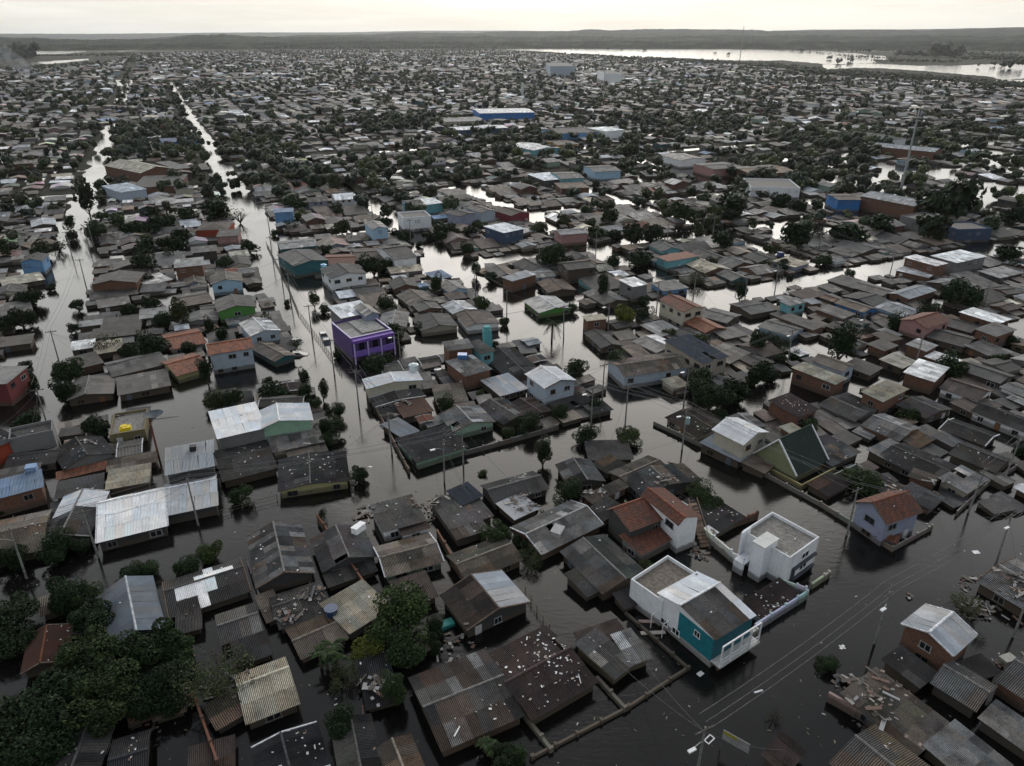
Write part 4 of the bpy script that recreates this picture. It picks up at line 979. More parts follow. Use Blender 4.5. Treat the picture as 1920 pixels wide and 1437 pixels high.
hills([(-150,74),(0,71),(40,69.5),(90,71),(150,72.5),(210,74),(290,73),(370,67),(440,64.5),(520,69),(600,65.5),(700,64.5),(760,61),(820,61),(900,61),(960,57.5),(1000,58),(1060,58.5),(1090,54),(1110,54),(1130,56),(1250,53.5),(1330,54.5),(1420,57),(1500,57),(1600,56),(1700,57),(1760,57),(1820,54),(1900,55),(2050,55)], 8000, 1500, 2, .8)
hills([(-150,75),(0,71),(90,72),(160,74),(260,75),(340,73),(380,66),(440,65),(480,68),(560,71),(640,68),(700,71),(800,70),(900,68),(1000,70),(1100,67),(1200,70),(1330,66),(1400,69),(1520,67),(1600,69),(1700,66),(1800,69),(1900,66),(2050,68)], 5600, 700, 3, 1.6)
hills([(-150,84),(0,82),(100,83),(200,81),(330,82),(450,79),(600,80),(700,78),(800,79),(900,77),(1000,79),(1150,77),(1300,79),(1450,77),(1600,79),(1750,77),(1900,78),(2050,78)], 4300, 260, 4, 1.5)

# ---------------------------------------------------------------- trees
def blob(rg, n, rx, ry, rz_, z, q, lobes, droop=0):
    """leaf sized faces spread through a crown made of several uneven lobes"""
    v = []; f = []; L_ = []
    if n > 2000: lobes += 6
    for i in range(lobes):
        t = rg.uniform(0, 6.283); k = rg.uniform(.25, .7)
        L_.append((math.cos(t)*rx*k, math.sin(t)*ry*k, z+rg.uniform(-.5, .55)*rz_, rg.uniform(.26, .52) if n > 2000 else rg.uniform(.34, .6)))
    L_.append((0, 0, z, .58))
    for i in range(n):
        lx, ly, lz, lr_ = rg.choice(L_)
        while True:
            a, b, c = rg.uniform(-1, 1), rg.uniform(-1, 1), rg.uniform(-1, 1); s = a*a+b*b+c*c
            if .02 < s < 1: break
        s = math.sqrt(s); rad = rg.uniform(.62, 1.06)**.6; a, b, c = a/s*rad*lr_, b/s*rad*lr_, c/s*rad*lr_
        p = Vector((lx+a*rx, ly+b*ry, lz+c*rz_-droop*(a*a+b*b)))
        nn = Vector((a+rg.gauss(0, .45), b+rg.gauss(0, .45), c+.35+rg.gauss(0, .45))).normalized(); u = nn.orthogonal().normalized(); u.rotate(Matrix.Rotation(rg.uniform(0, 6.28), 3, nn)); w_ = nn.cross(u)
        k = q*rg.uniform(.6, 1.35); i0 = len(v)
        v += [tuple(p-u*k), tuple(p+w_*k*.55), tuple(p+u*k), tuple(p-w_*k*.55)]; f.append((i0, i0+1, i0+2, i0+3))
    return v, f
def trunk_mb(rg, h, r, sp, limbs=6):
    m = MB(); top = Vector((rg.uniform(-.05, .05), rg.uniform(-.05, .05), h)); m.tube((0, 0, -1.2/5), top, r, r*.6, 7)
    for i in range(limbs):
        t = 6.283*i/limbs+rg.uniform(-.4, .4); a = Vector((0, 0, h*rg.uniform(.6, 1))); e = Vector((math.cos(t)*sp*rg.uniform(.4, .8), math.sin(t)*sp*rg.uniform(.4, .8), h+sp*rg.uniform(.3, .8)))
        m.tube(a, e, r*.5, r*.18, 5)
        for k in range(2): g = e+Vector((rg.uniform(-1, 1), rg.uniform(-1, 1), rg.uniform(.1, .8)))*sp*.4; m.tube(a+(e-a)*.7, g, r*.22, r*.08, 4)
    return m
tr = random.Random(3)
TREES = {}
# unit trees: crown radius 1, scaled per tree
def proto(kind, i, n, q):
    rg = random.Random(hash((i, n)) % 9999+i)
    if kind == 'round': v, f = blob(rg, n, 1, 1, .8, 1.15, q, 7); t = trunk_mb(rg, .55, .09, .7)
    if kind == 'tall': v, f = blob(rg, n, .8, .8, 1.3, 1.9, q, 9); t = trunk_mb(rg, .9, .09, .6)
    if kind == 'thin': v, f = blob(rg, int(n*.45), 1, 1, .85, 1.15, q*.6, 9); t = trunk_mb(rg, .5, .07, .95, 12)
    if kind == 'wide': v, f = blob(rg, n, 1.1, .95, .6, .85, q, 9, .15); t = trunk_mb(rg, .4, .08, .8)
    if kind == 'bare': v, f = blob(rg, int(n*.12), 1, 1, .9, 1.2, q*.6, 9); t = trunk_mb(rg, .5, .07, 1.0, 16)
    if kind == 'cypress': v, f = blob(rg, n, .8, .8, 2.2, 2.0, q, 8); t = trunk_mb(rg, .6, .12, .3, 3)
    if kind == 'palm':
        v = []; f = []; t = MB(); t.tube((0, 0, -.3), (.05, 0, 2.2), .11, .08, 7)
        for k in range(26):
            a = 6.283*k/26+rg.uniform(-.15, .15); up = rg.uniform(-.1, 1.1); L_ = rg.uniform(.85, 1.1); pts = []
            for s in range(7):
                q_ = s/6; rr = L_*q_; zz = 2.2+up*rr*.9-1.25*rr*rr*(.6+.4*(1-up)); pts.append(Vector((math.cos(a)*rr+.05, math.sin(a)*rr, zz)))
            side = Vector((-math.sin(a), math.cos(a), 0))
            for s in range(6):
                for sg in (-1, 1):
                    for g in (0, .5):
                        p0 = pts[s].lerp(pts[s+1], g); wd = .24*math.sin(math.pi*(s+g+.6)/7)+.04; p1 = p0+side*sg*wd+(pts[s+1]-pts[s])*.5-Vector((0, 0, wd*.7)); p2 = pts[s].lerp(pts[s+1], g+.22)
                        i0 = len(v); v += [tuple(p0), tuple(p1), tuple(p2)]; f.append((i0, i0+1, i0+2))
            for s in range(6):
                i0 = len(v); v += [tuple(pts[s]-side*.015), tuple(pts[s]+side*.015), tuple(pts[s+1]+side*.01), tuple(pts[s+1]-side*.01)]; f.append((i0, i0+1, i0+2, i0+3))
    if kind == 'banana':
        v = []; f = []; t = MB()
        for c_i in range(5):
            bx, by = rg.uniform(-.5, .5), rg.uniform(-.5, .5); hh = rg.uniform(.8, 1.3); t.tube((bx, by, -.3), (bx, by, hh), .08, .06, 6)
            for k in range(9):
                a = rg.uniform(0, 6.283); L_ = rg.uniform(.5, .8); side = Vector((-math.sin(a), math.cos(a), 0)); prev = None
                for s in range(6):
                    q_ = s/5; rr = L_*q_; c = Vector((bx+math.cos(a)*rr, by+math.sin(a)*rr, hh+rr*.8-rr*rr*1.2)); wd = .1*math.sin(math.pi*(q_*.9+.08))+.01
                    cur = (c-side*wd-Vector((0,0,wd*.4)), c, c+side*wd-Vector((0,0,wd*.4)))
                    if prev:
                        i0 = len(v); v += [tuple(p) for p in prev]+[tuple(p) for p in cur]; f += [(i0, i0+1, i0+4, i0+3), (i0+1, i0+2, i0+5, i0+4)]
                    prev = cur
    return mesh('crown', v, f, M['leaf']), mesh('trunk', t.v, t.f, M['bark'])
def tree_mesh(kind, lod, i):
    key = (kind, lod, i)
    if key not in TREES:
        n, q = ((6500, .05), (2300, .082), (700, .15))[lod]
        TREES[key] = proto(kind, i, n, q)
    return TREES[key]
GREEN = dict(dark=(.016,.028,.012), mid=(.024,.04,.014), light=(.034,.054,.017), yellow=(.09,.11,.02), olive=(.046,.058,.024))
def tree(px, py, wpx, kind='round', g='mid', label=None, nick=None, ground=None):
    if ground is None:
        hc = {'tall': 1.9, 'palm': 2.1, 'cypress': 2}.get(kind, 1.15)
        wpx *= 1.12
        p = gp(px, py, 0); 
        for _ in range(3):
            dep = p.y*math.cos(PITCH)+(CAMH)*math.sin(PITCH); rad = wpx/2*dep/F; p = gp(px, py, (hc-.28)*rad-.3)
        x, y = p.x, p.y
    else: x, y, rad = ground
    d = math.hypot(x, y); lod = 0 if d < 120 else (1 if d < 220 else 2)
    o = empty('palm_tree' if kind == 'palm' else ('banana_plant' if kind == 'banana' else 'tree'), (x, y, -.3-(.28*rad if kind not in ('palm','cypress','banana') else 0)), tr.uniform(0, 6.28)); s = rad
    cr_, tk = tree_mesh(kind, lod, tr.randrange(4)); c = GREEN[g]; k = tr.uniform(.8, 1.2)
    sx = tr.uniform(.92, 1.08); sc = Matrix.Diagonal((s*sx, s/sx, s*tr.uniform(.88, 1.1), 1))
    link('crown', cr_, o, sc, (c[0]*k*tr.uniform(.9, 1.15), c[1]*k, c[2]*k)); link('trunk', tk, o, sc)
    o['category'] = {'palm': 'palm tree', 'banana': 'banana plant'}.get(kind, 'tree')
    ALL.append(dict(o=o, cat='tree', x=x, y=y, label=label, nick=nick, kind='tree', tk=kind, g=g, rad=rad))
    add_foot((x, y), rad*1.1, rad*1.1, 0, 0)
TD = """
125 1112 75 r d;160 1128 58 r m;170 1162 80 r d;18 1150 90 r d;14 1195 80 r d;162 1227 105 r m;75 1290 140 w d;190 1285 110 r m;200 1330 110 r m;40 1352 160 w d;90 1385 120 r d;290 1212 105 r m;326 1222 78 r m;400 1257 132 n o;288 1302 90 r d;318 1296 85 r d;240 1262 60 r d;
743 1166 112 r l;765 1228 78 r m;737 1290 55 t m;690 1215 60 r y;643 1270 60 n o;620 1224 72 b m;818 1178 40 r d;635 1367 70 r d;812 1210 36 r d;918 1402 50 b m;945 1418 60 r d;965 1416 42 r m;
120 733 48 r d;125 700 50 r m;50 788 48 r d;175 802 48 r d;33 806 24 r d;450 930 42 r m;22 1044 58 r d;108 1027 62 r d;155 1018 40 r d;398 1037 46 r l;350 1060 48 r m;275 1062 42 r m;240 1076 46 r d;5 950 34 r d;400 748 44 r o;438 751 42 r m;
505 735 44 r d;531 733 40 r d;572 732 32 t d;604 730 30 t d;588 757 30 r m;627 773 36 r d;606 805 34 r d;622 800 46 r d;615 826 30 r m;580 907 34 r m;672 893 38 r d;605 970 17 c d;838 760 36 r m;930 1000 54 r m;905 888 16 r l;952 810 30 r m;902 740 20 r o;
1018 842 46 t d;1045 777 36 r m;985 795 46 r d;1112 760 28 r d;1100 815 44 r d;1177 817 46 w o;1060 922 52 r m;1325 930 60 r l;993 1042 54 n o;1210 1067 30 r o;1332 740 74 r d;1385 725 60 r d;1350 776 32 r d;975 1022 34 r d;
1522 800 34 r m;1610 885 72 w o;1706 750 28 b m;1912 842 30 r d;1548 1242 38 r m;1815 1128 60 n o;1452 1342 36 a d;1835 1195 30 a d;
160 372 44 t d;222 415 30 r l;250 425 40 r m;283 422 40 r d;310 417 34 r d;290 398 26 r d;355 400 36 r m;410 395 48 r d;448 402 38 a o;320 450 44 r d;345 442 34 r d;265 465 40 r d;275 490 50 r d;420 490 36 r m;128 417 24 t d;135 442 24 r d;108 457 34 n d;55 552 48 w d;92 537 22 r d;38 595 50 r d;8 610 40 r d;145 572 28 r d;140 615 24 r d;243 582 34 r d;283 570 34 r d;300 602 40 r d;395 610 28 t d;283 642 60 r d;238 660 36 r d;358 652 34 r d;386 695 34 t d;128 697 48 r m;48 690 30 r d;188 402 24 r l;468 462 30 r d;60 720 26 t d;55 705 24 r d;
560 380 32 r m;630 397 24 r d;725 395 28 r d;513 437 16 r d;608 467 26 r d;588 560 24 t m;503 577 20 r m;540 568 14 r d;700 497 50 r d;720 492 34 r m;743 495 24 r l;725 570 40 r d;743 625 50 r m;783 617 24 r d;905 567 34 r l;945 604 23 r m;893 500 24 t d;918 517 28 r d;803 440 24 r d;828 442 26 r m;853 437 24 r d;880 435 26 r d;698 690 50 r d;730 672 36 r d;635 665 20 r m;572 702 28 t d;785 457 15 r d;610 577 24 r d;758 442 22 r d;930 647 22 r m;502 716 20 r d;640 425 30 r m;
1035 482 50 r m;1067 490 28 r d;1092 512 28 r d;1105 417 22 r m;1150 435 30 r d;1185 440 40 r d;1220 437 42 r d;1285 402 40 r m;1310 435 24 r d;1358 452 40 r d;1380 380 60 r d;1370 400 34 r d;1338 492 28 r d;1178 593 46 r y;1212 590 38 r d;1083 697 44 r m;1255 621 30 r o;1075 577 24 r m;1210 565 26 r d;1323 708 60 r m;1423 637 38 t d;1418 697 54 r d;1010 422 16 r d;1035 612 32 p d;1157 667 36 p m;1432 497 24 r m;1340 427 24 r d;1197 475 56 w d;1080 465 14 r l;
1580 637 62 t d;1500 445 56 r d;1590 430 60 r d;1525 432 48 n d;1660 422 50 r d;1747 430 54 r d;1545 485 30 r m;1680 607 32 r d;1625 627 24 r d;1803 549 68 r d;1498 662 24 w m;1462 677 26 r d;1450 637 30 r d;1445 702 30 r d;1895 470 48 r d;1460 372 40 r d;1497 385 34 r d;1778 374 86 r d;1742 390 40 r d;1900 407 44 r d;1868 671 28 r m;1903 637 30 r d;1897 497 28 n d;1595 510 20 r m;1482 520 13 r d
"""
KM = dict(r='round', t='tall', n='thin', w='wide', a='bare', c='cypress', p='palm', b='banana'); GMp = dict(d='dark', m='mid', l='light', y='yellow', o='olive')
for q in TD.replace('\n', '').split(';'):
    q = q.split(); tree(float(q[0]), float(q[1]), float(q[2]), KM[q[3]], GMp[q[4]])
ntree = sum(1 for q in ALL if q['kind'] == 'tree'); tmass = []
for a, b, x, y, d in cells(125, 620, 7.5, 7.5):
    dens = .5+.5*math.sin(x*.031+1)*math.sin(y*.027+2)
    if frng.random() > (.12+.42*dens*min(1, max(.25, (d-120)/140)))*(1 if d < 330 else 1.15): continue
    if not town(x, y) or (hit(x, y) and frng.random() < .8): continue
    if d < 330 and in_street(a, b, -1): continue
    if d >= 330 and any(abs(b-s) < h-3.5 for s, h in SB[:6]): continue
    rad = frng.uniform(1.5, 3.4)*(1+.4*dens)
    if ntree < 296 and d < 260: ntree += 1; tree(0, 0, 0, frng.choice(('round','round','tall','wide','thin')), frng.choice(('dark','dark','mid','olive')), ground=(x, y, rad*.85))
    else: tmass.append((x, y, 0, rad, 110 if d < 330 else 64, .22))
for d0, d1, cs, pj in ((620, 1250, 13, .6), (1250, 3600, 24, .85)):
    for a, b, x, y, d in cells(d0, d1, cs, cs):
        if frng.random() > pj*(.6+.4*math.sin(x*.01)*math.cos(y*.008)) or not town(x, y): continue
        if abs(b-SB[1][0]) < 3.5 and a < 700 and not 455 < a < 520: continue
        if abs(b-SB[0][0]) < 3 and a < 640: continue
        tmass.append((x, y, 0, frng.uniform(2.0, 4.6)*(1 if d < 1250 else 1.35), 30 if d < 1250 else 9, .36 if d < 1250 else .5))
# shore woods and islands: pixel line, rows, size
def woods(px0, py0, px1, py1, n, rad, spread=0, q=9):
    for i in range(n):
        t = frng.random(); g = gp(px0+(px1-px0)*t+frng.uniform(-2, 2), py0+(py1-py0)*t+frng.uniform(-spread, spread), 0)
        tmass.append((g.x, g.y, .2, rad*frng.uniform(.6, 1.3), q, .55))
for w_ in ((960,99,1100,107,90,5,.8),(1100,107,1200,113,80,5,1),(1200,113,1340,121,110,5,1.5),(1340,121,1450,127,120,5,2),(1450,126,1540,140,110,4.5,2),(1540,139,1700,146,260,4,2.5),(1700,147,1840,159,260,3.6,2.5),(1830,159,1925,167,160,3.6,2.5),(1450,124,1540,137,150,4,2),
           (1640,117,1800,118,90,4,.6),(1675,106,1740,107,40,11,.6),(1746,107,1796,108,60,15,.6),(1746,107,1796,108,40,22,.4),(1800,112,1925,114,80,6,1),(1560,106,1680,113,60,3.5,.6),(1440,95,1680,110,90,2.5,.8),(1120,81,1925,85,500,7,1.2),(930,82,1120,82,160,7,1.2),(380,92,930,92,500,9,1.2),(1480,97,1920,99,120,6,1),(1690,100,1920,112,200,6,4),
           (0,110,60,110,60,13,3),(25,108,60,110,30,20,1),(60,106,170,105,90,3,1),(165,106,300,103,130,4,2),(0,92,50,92,50,11,1.5),(130,87,380,84,220,12,2),(380,84,920,80,420,13,4),(0,82,380,80,240,14,3),(920,76,1920,77,900,13,7),(0,82,920,80,700,13,6),(380,72,470,70,80,22,1),(0,134,300,116,140,4,2),(1835,127,1880,124,6,7,1),(1885,130,1915,128,8,9,1)):
    woods(*w_)
# trees standing alone in the lake
for px, py, s in ((1573,120,7),(1597,117,6),(1554,112,5),(1591,121,3),(1140,94,4),(1165,95,5),(1208,96,6),(1365,104,4),(1500,98,6),(1628,99,8),(1340,101,3)): woods(px, py, px, py, 3, s, .2, 30)
tv = []; tf = []; tcol = []
def ico(sub):
    b = bmesh.new(); bmesh.ops.create_icosphere(b, subdivisions=sub, radius=1); vs_ = [tuple(v.co) for v in b.verts]; fs_ = [tuple(v.index for v in f.verts) for f in b.faces]; b.free(); return vs_, fs_
ICO = (ico(1), ico(2))
def lump(x, y, z, r, rz_, sub, c):
    vs_, fs_ = ICO[sub]; i0 = len(tv); ph = frng.uniform(0, 6.28)
    for a, b, cz in vs_:
        k = 1+.22*math.sin(4.1*a+ph)*math.cos(3.7*b+ph)+frng.uniform(-.16, .16)
        tv.append((x+a*r*k, y+b*r*k, z+cz*rz_*k))
    for f in fs_:
        tf.append(tuple(i0+i for i in f)); kk = frng.uniform(.55, 1.45); tcol.append((c[0]*kk, c[1]*kk, c[2]*kk))
for x, y, z, rad, n, q in tmass:
    k = frng.uniform(.6, 1.25); base = frng.choice(((.015,.024,.011),(.022,.035,.014),(.03,.035,.018),(.045,.058,.02),(.02,.03,.02))); sp_ = frng.uniform(.4, 1.15); lob = [(frng.uniform(-sp_, sp_), frng.uniform(-sp_, sp_), frng.uniform(-.35, .35)) for _ in range(4)]
    bc = tuple(t*k for t in base)
    for j, lo in enumerate(lob[:(4 if n > 15 else 2)]): lump(x+lo[0]*rad, y+lo[1]*rad, z+(1.0+lo[2])*rad, rad*frng.uniform(.35, .62) if n > 15 else rad*frng.uniform(.4, .7), rad*frng.uniform(.35, .6), 1 if n > 40 else 0, bc)
    if n < 12: continue
    for i in range(n):
        lo = lob[i % 4]; a, b, c = frng.gauss(0, 1), frng.gauss(0, 1), frng.gauss(0, 1); s = math.sqrt(a*a+b*b+c*c)+1e-6; a, b, c = a/s*.62, b/s*.62, c/s*.55
        p = (x+(lo[0]+a)*rad, y+(lo[1]+b)*rad, z+(1.05+lo[2]+c)*rad); e_ = rad*q*.6*frng.uniform(.6, 1.3)
        ux, uy, uz = frng.gauss(0, 1), frng.gauss(0, 1), frng.gauss(0, .6); s = math.sqrt(ux*ux+uy*uy+uz*uz)/e_; ux /= s; uy /= s; uz /= s
        vx, vy, vz = frng.gauss(0, 1), frng.gauss(0, 1), frng.gauss(0, .8); s = math.sqrt(vx*vx+vy*vy+vz*vz)/e_*1.4; vx /= s; vy /= s; vz /= s
        i0 = len(tv); tv += [(p[0]-ux, p[1]-uy, p[2]-uz), (p[0]+vx, p[1]+vy, p[2]+vz), (p[0]+ux, p[1]+uy, p[2]+uz), (p[0]-vx, p[1]-vy, p[2]-vz)]; tf.append((i0, i0+1, i0+2, i0+3))
        kk = k*frng.uniform(.6, 1.4); tcol.append((base[0]*kk, base[1]*kk, base[2]*kk))
tag(link('far_trees', mesh('far_trees', tv, tf, M['leaf_attr'], None, tcol)), kind='stuff')
print('TREES', ntree, len(tmass), len(tf))
# ---------------------------------------------------------------- poles, wires, masts
def pole(px, py, lamp=None, h=7.5, arm=True, extra=None, ang=None, label=None, c=(.2,.2,.19)):
    g = gp(px, py, 0); o = empty('utility_pole', (g.x, g.y, -1), R(25)+R(frng.uniform(-6, 6)) if ang is None else R(ang)); o.rotation_euler.x = R(frng.uniform(-1.5, 1.5)); o.rotation_euler.y = R(frng.uniform(-1.5, 1.5))
    m = MB(); m.tube((0,0,0), (0,0,h+1), .15, .09, 8); m.build('post', M['rough'], o, c)
    if arm:
        m = MB(); m.box(-1.0,-.06,h+.55,1.0,.06,h+.67)
        for x in (-.9, -.35, .35, .9): m.tube((x,0,h+.67), (x,0,h+.85), .045, .03, 6)
        m.build('crossarm', M['rough'], o, (.12,.11,.1))
    if lamp:
        m = MB(); p = Vector((0,0,h-.9)); pts = [p, Vector((-.6*lamp,-.3,h-.2)), Vector((-1.4*lamp,-.6,h+.15)), Vector((-2.0*lamp,-.8,h+.2))]
        for a, b in zip(pts, pts[1:]): m.tube(a, b, .04, .035, 6)
        m.build('lamp_arm', M['plain'], o, (.35,.36,.36)); m = MB(); q = pts[-1]; m.box(q.x-.38,q.y-.15,q.z-.06,q.x+.38,q.y+.15,q.z+.09); m.build('lamp_head', M['glossy'], o, (.75,.76,.76))
    if extra == 'transformer':
        m = MB(); m.tube((.1,-.45,h-1.6), (.1,-.45,h-.5), .34, .34, 12); m.box(-.12,-.2,h-1.4,.3,0,h-1.2); m.tube((.0,-.5,h-.5), (0,-.5,h-.2), .06, .04, 6); m.tube((.25,-.4,h-.5), (.25,-.4,h-.2), .06, .04, 6); m.build('transformer', M['glossy'], o, (.25,.38,.38))
    o['category'] = 'street lamp' if lamp and not arm else 'utility pole'
    ALL.append(dict(o=o, cat='pole', kind='pole', x=g.x, y=g.y, label=label, nick=None, lamp=lamp)); o['h'] = h; return o
PL = {}
for i, q in enumerate("""1588,1003,0;1640,1207,1;1303,1472,1;1279,843,1,t;1282,755,1;1108,797,1;1172,797,0;833,905,1;735,852,0;673,765,0;869,872,0;372,985,0;185,1046,0;50,1085,1;90,803,0;112,684,0;161,537,0;168,470,0;176,462,0;181,450,0;135,480,0;
505,430,0;512,490,0;530,535,0;545,566,0;585,632,0;627,702,0;752,686,1;892,560,0;950,602,0;1140,624,1;1231,582,0;1299,566,0;1057,632,0;1129,752,0;1117,480,0;1584,522,0;1534,477,0;1666,524,0;1452,552,1;1477,682,1;1610,650,1;1842,582,0;1880,905,0;1815,962,0;1868,1057,1;1900,1195,0;1010,505,0;1250,455,0;1335,450,0;700,420,0;660,455,0;770,455,0;1715,690,1;1395,575,0""".replace('\n', '').split(';')):
    q = q.split(','); PL[i] = pole(float(q[0]), float(q[1]), 1 if q[2] == '1' else None, extra='transformer' if len(q) > 3 else None)
HS = [q for q in ALL if q['kind'] == 'house' and q['cat'] == 'house']
for i in range(46):                                     # thin service wires from each pole to the nearest roofs
    o = PL[i]; hs_ = sorted(HS, key=lambda q: (q['x']-o.location.x)**2+(q['y']-o.location.y)**2)[:3]; inv = o.matrix_basis.inverted()
    for q in hs_:
        B = inv @ Vector((q['x'], q['y'], q['e']+.7)); A = Vector((0, 0, o['h']+.4)); prev = None
        if (B-A).length > 24: continue
        m = MB()
        for s in range(7):
            t = s/6; p = A.lerp(B, t)-Vector((0, 0, 1.1*4*t*(1-t)*.5))
            if prev is not None: m.tube(prev, p, .018, .018, 3, cap=False)
            prev = p
        m.build('service_wire', M['rough'], o, (.1,.1,.1))
def wire(i, j, n=3):
    a, b = PL[i], PL[j]; m = MB(); A = Vector(a.location)+Vector((0,0,a['h']+1.8)); B = Vector(b.location)+Vector((0,0,b['h']+1.8)); L_ = (A-B).length
    d = (B-A).normalized(); sd_ = Vector((-d.y, d.x, 0))
    for k in range(n):
        off = sd_*((k-(n-1)/2)*.75)+Vector((0, 0, -.2*(k % 2))); prev = None
        for s in range(11):
            t = s/10; p = A.lerp(B, t)+off-Vector((0, 0, .035*L_*4*t*(1-t)*.6))
            if prev is not None: m.tube(prev, p, .022, .022, 4, cap=False)
            prev = p
    o = m.build('overhead_wires', M['rough'], None, (.16,.16,.16)); o['category'] = 'overhead wires'; mid = (A+B)/2
    ALL.append(dict(o=o, cat='wires', kind='wires', x=mid.x, y=mid.y, label=None, nick=None))
for seq in ((45,1,2),(44,43),(0,3,6),(3,5,7,11,12,13),(10,7),(16,15,14),(17,16),(18,19),(21,22,23,24,25,26,9,8),(27,33,30,31,32),(34,6),(4,40),(36,38),(42,37),(39,40),(28,29),(0,45)):
    for i, j in zip(seq, seq[1:]): wire(i, j, 3 if max(i, j) < 15 or i == 45 else 2)
def mast(px, py, h, r, name, label, cat, c=(.35,.36,.37), top=True):
    g = gp(px, py, 0); o = empty(name, (g.x, g.y, 0)); m = MB(); m.tube((0,0,-1), (0,0,h), r, r*.5, 10); m.build('post', M['rough'], o, c)
    if top:
        m = MB()
        for k in range(6): t = k*1.047; m.box(math.cos(t)*r*2-.15,math.sin(t)*r*2-.15,h*.9,math.cos(t)*r*2+.15,math.sin(t)*r*2+.15,h*.9+2)
        m.tube((0,0,h), (0,0,h+3), .05, .03, 5); m.build('antenna', M['rough'], o, (.5,.5,.5))
        m = MB(); m.tube((0,0,h*.87), (0,0,h*.88), r*3, r*3, 12); m.build('platform', M['rough'], o, (.2,.2,.2))
    o['category'] = cat; ALL.append(dict(o=o, cat=cat, kind='fixed', x=g.x, y=g.y, label=label, nick=None))
mast(1690, 352, 33, .55, 'radio_mast', 'tall leaning looking radio mast rising from the trees on the far side', 'mast')
mast(1131, 193, 45, .5, 'radio_mast', 'thin tall mast standing among far roofs in front of the lake', 'mast')
mast(1387, 113, 84, 1.1, 'radio_mast', 'faint guyed mast rising beyond the lake edge to the sky', 'mast', (.3,.3,.3), False)
mast(979, 182, 15, 1.9, 'water_tower', 'pale round water tower standing above the far roofs', 'water tower', (.55,.56,.56), False)
mast(1001, 74, 95, 6, 'white_tower', 'white slender tower far beyond the lake near the horizon', 'tower', (.75,.75,.72), False)

# ---------------------------------------------------------------- yard walls and fences
def wall_run(pts, h, c, name, label, th=.18, brick=False, z0=-1.0, cat='wall'):
    g = [gp(*p, 0) for p in pts]; o = empty(name, (g[0].x, g[0].y, 0)); O = g[0]
    for i, (a, b) in enumerate(zip(g, g[1:])):
        d = b-a; L_ = d.length; t = math.atan2(d.y, d.x); Mx = Matrix.Translation(a-O) @ Matrix.Rotation(t, 4, 'Z'); k = 0; s = 0
        while s < L_:
            e_ = min(L_, s+frng.uniform(2.2, 3.4)); hh = h*frng.uniform(.93, 1.05)
            v = MB(); v.box(s+.012, -th/2, z0, e_-.012, th/2, hh, Mx); uv = [[(.1, .1)]*4]*2+[[(s, z0), (e_, z0), (e_, hh), (s, hh)]]*4
            link('wall_panel', mesh('wall_panel', v.v, v.f, M['brick'] if brick else M['wall'], uv), o, None, tuple(q*frng.uniform(.85, 1.1) for q in c))
            v = MB(); v.box(e_-.13, -th/2-.06, z0, e_+.13, th/2+.06, hh+.18, Mx); v.build('pillar', M['wall'], o, (.11,.06,.045) if brick else tuple(q*.9 for q in c)); s = e_
    o['category'] = cat; ALL.append(dict(o=o, cat='wall', kind='fixed', x=g[0].x, y=g[0].y, label=label, nick=None))
def post_fence(pts, h, label, step=1.6):
    g = [gp(*p, 0) for p in pts]; o = empty('fence', (g[0].x, g[0].y, 0)); O = g[0]
    for a, b in zip(g, g[1:]):
        d = b-a; n = max(1, int(d.length/step)); r1 = MB(); r1.tube(a-O+Vector((0,0,h*.9)), b-O+Vector((0,0,h*.9)), .035, .035, 4); r1.tube(a-O+Vector((0,0,h*.4)), b-O+Vector((0,0,h*.4)), .03, .03, 4); r1.build('rail', M['rough'], o, (.12,.1,.08))
        for i in range(n+1):
            p = a-O+d*(i/n); m = MB(); m.tube(p+Vector((0,0,-.8)), p+Vector((0,0,h*frng.uniform(.8,1.3))), .06, .05, 5); m.build('fence_post', M['rough'], o, (.16,.14,.12))
    o['category'] = 'fence'; ALL.append(dict(o=o, cat='wall', kind='fixed', x=g[0].x, y=g[0].y, label=label, nick=None))
wall_run([(1225,797),(1440,897),(1538,950),(1672,1034),(1745,994)], .75, (.4,.38,.34), 'yard_wall', 'long pale yard wall running along the flooded street below the corner house')
wall_run([(1291,985),(1379,1060)], 1.5, (.7,.72,.74), 'yard_wall', 'white wall below the outside stairs of the red tiled house', .2)
wall_run([(1413,1186),(1510,1124)], 1.3, (.45,.58,.62), 'yard_wall', 'pale blue front wall beside the teal and white house', .2)
wall_run([(1456,1099),(1508,1118)], 1.3, (.6,.64,.66), 'yard_wall', 'white wall joining the tower house and the pale blue wall', .2)
wall_run([(1335,1004),(1418,974)], 1.2, (1,1,1), 'brick_wall', 'brown brick wall behind the white tower house', .2, True)
wall_run([(244,1364),(367,1316),(411,1442)], 1.2, (1,1,1), 'brick_wall', 'brick garden wall with reddish coping round a flooded yard', .22, True)
wall_run([(1172,1151),(1290,1256)], .35, (.09,.08,.07), 'yard_wall', 'low dark wall just above water below the teal and white house', .3)
wall_run([(1286,1258),(1175,1331),(997,1424)], .4, (.16,.13,.1), 'yard_wall', 'low stained wall along the street below the ochre house', .25)
wall_run([(1118,1274),(1172,1333)], .5, (.3,.28,.24), 'concrete_beam', 'pale concrete beam between the maroon roof and the ochre house', .35)
wall_run([(983,1346),(1033,1410)], .5, (.36,.34,.3), 'concrete_beam', 'pale concrete beam sticking out from under the big maroon roof', .35)
wall_run([(872,854),(960,830),(1045,806)], .9, (.22,.21,.2), 'yard_wall', 'grey street wall beside the mint walled black roofed house')
wall_run([(702,764),(767,888)], .9, (.22,.17,.13), 'yard_wall', 'brown wall edging the broken yards at the wide street')
wall_run([(1550,1314),(1638,1364),(1718,1416)], 1.3, (.3,.23,.19), 'yard_wall', 'pinkish brown wall along the long tan roof', .3)
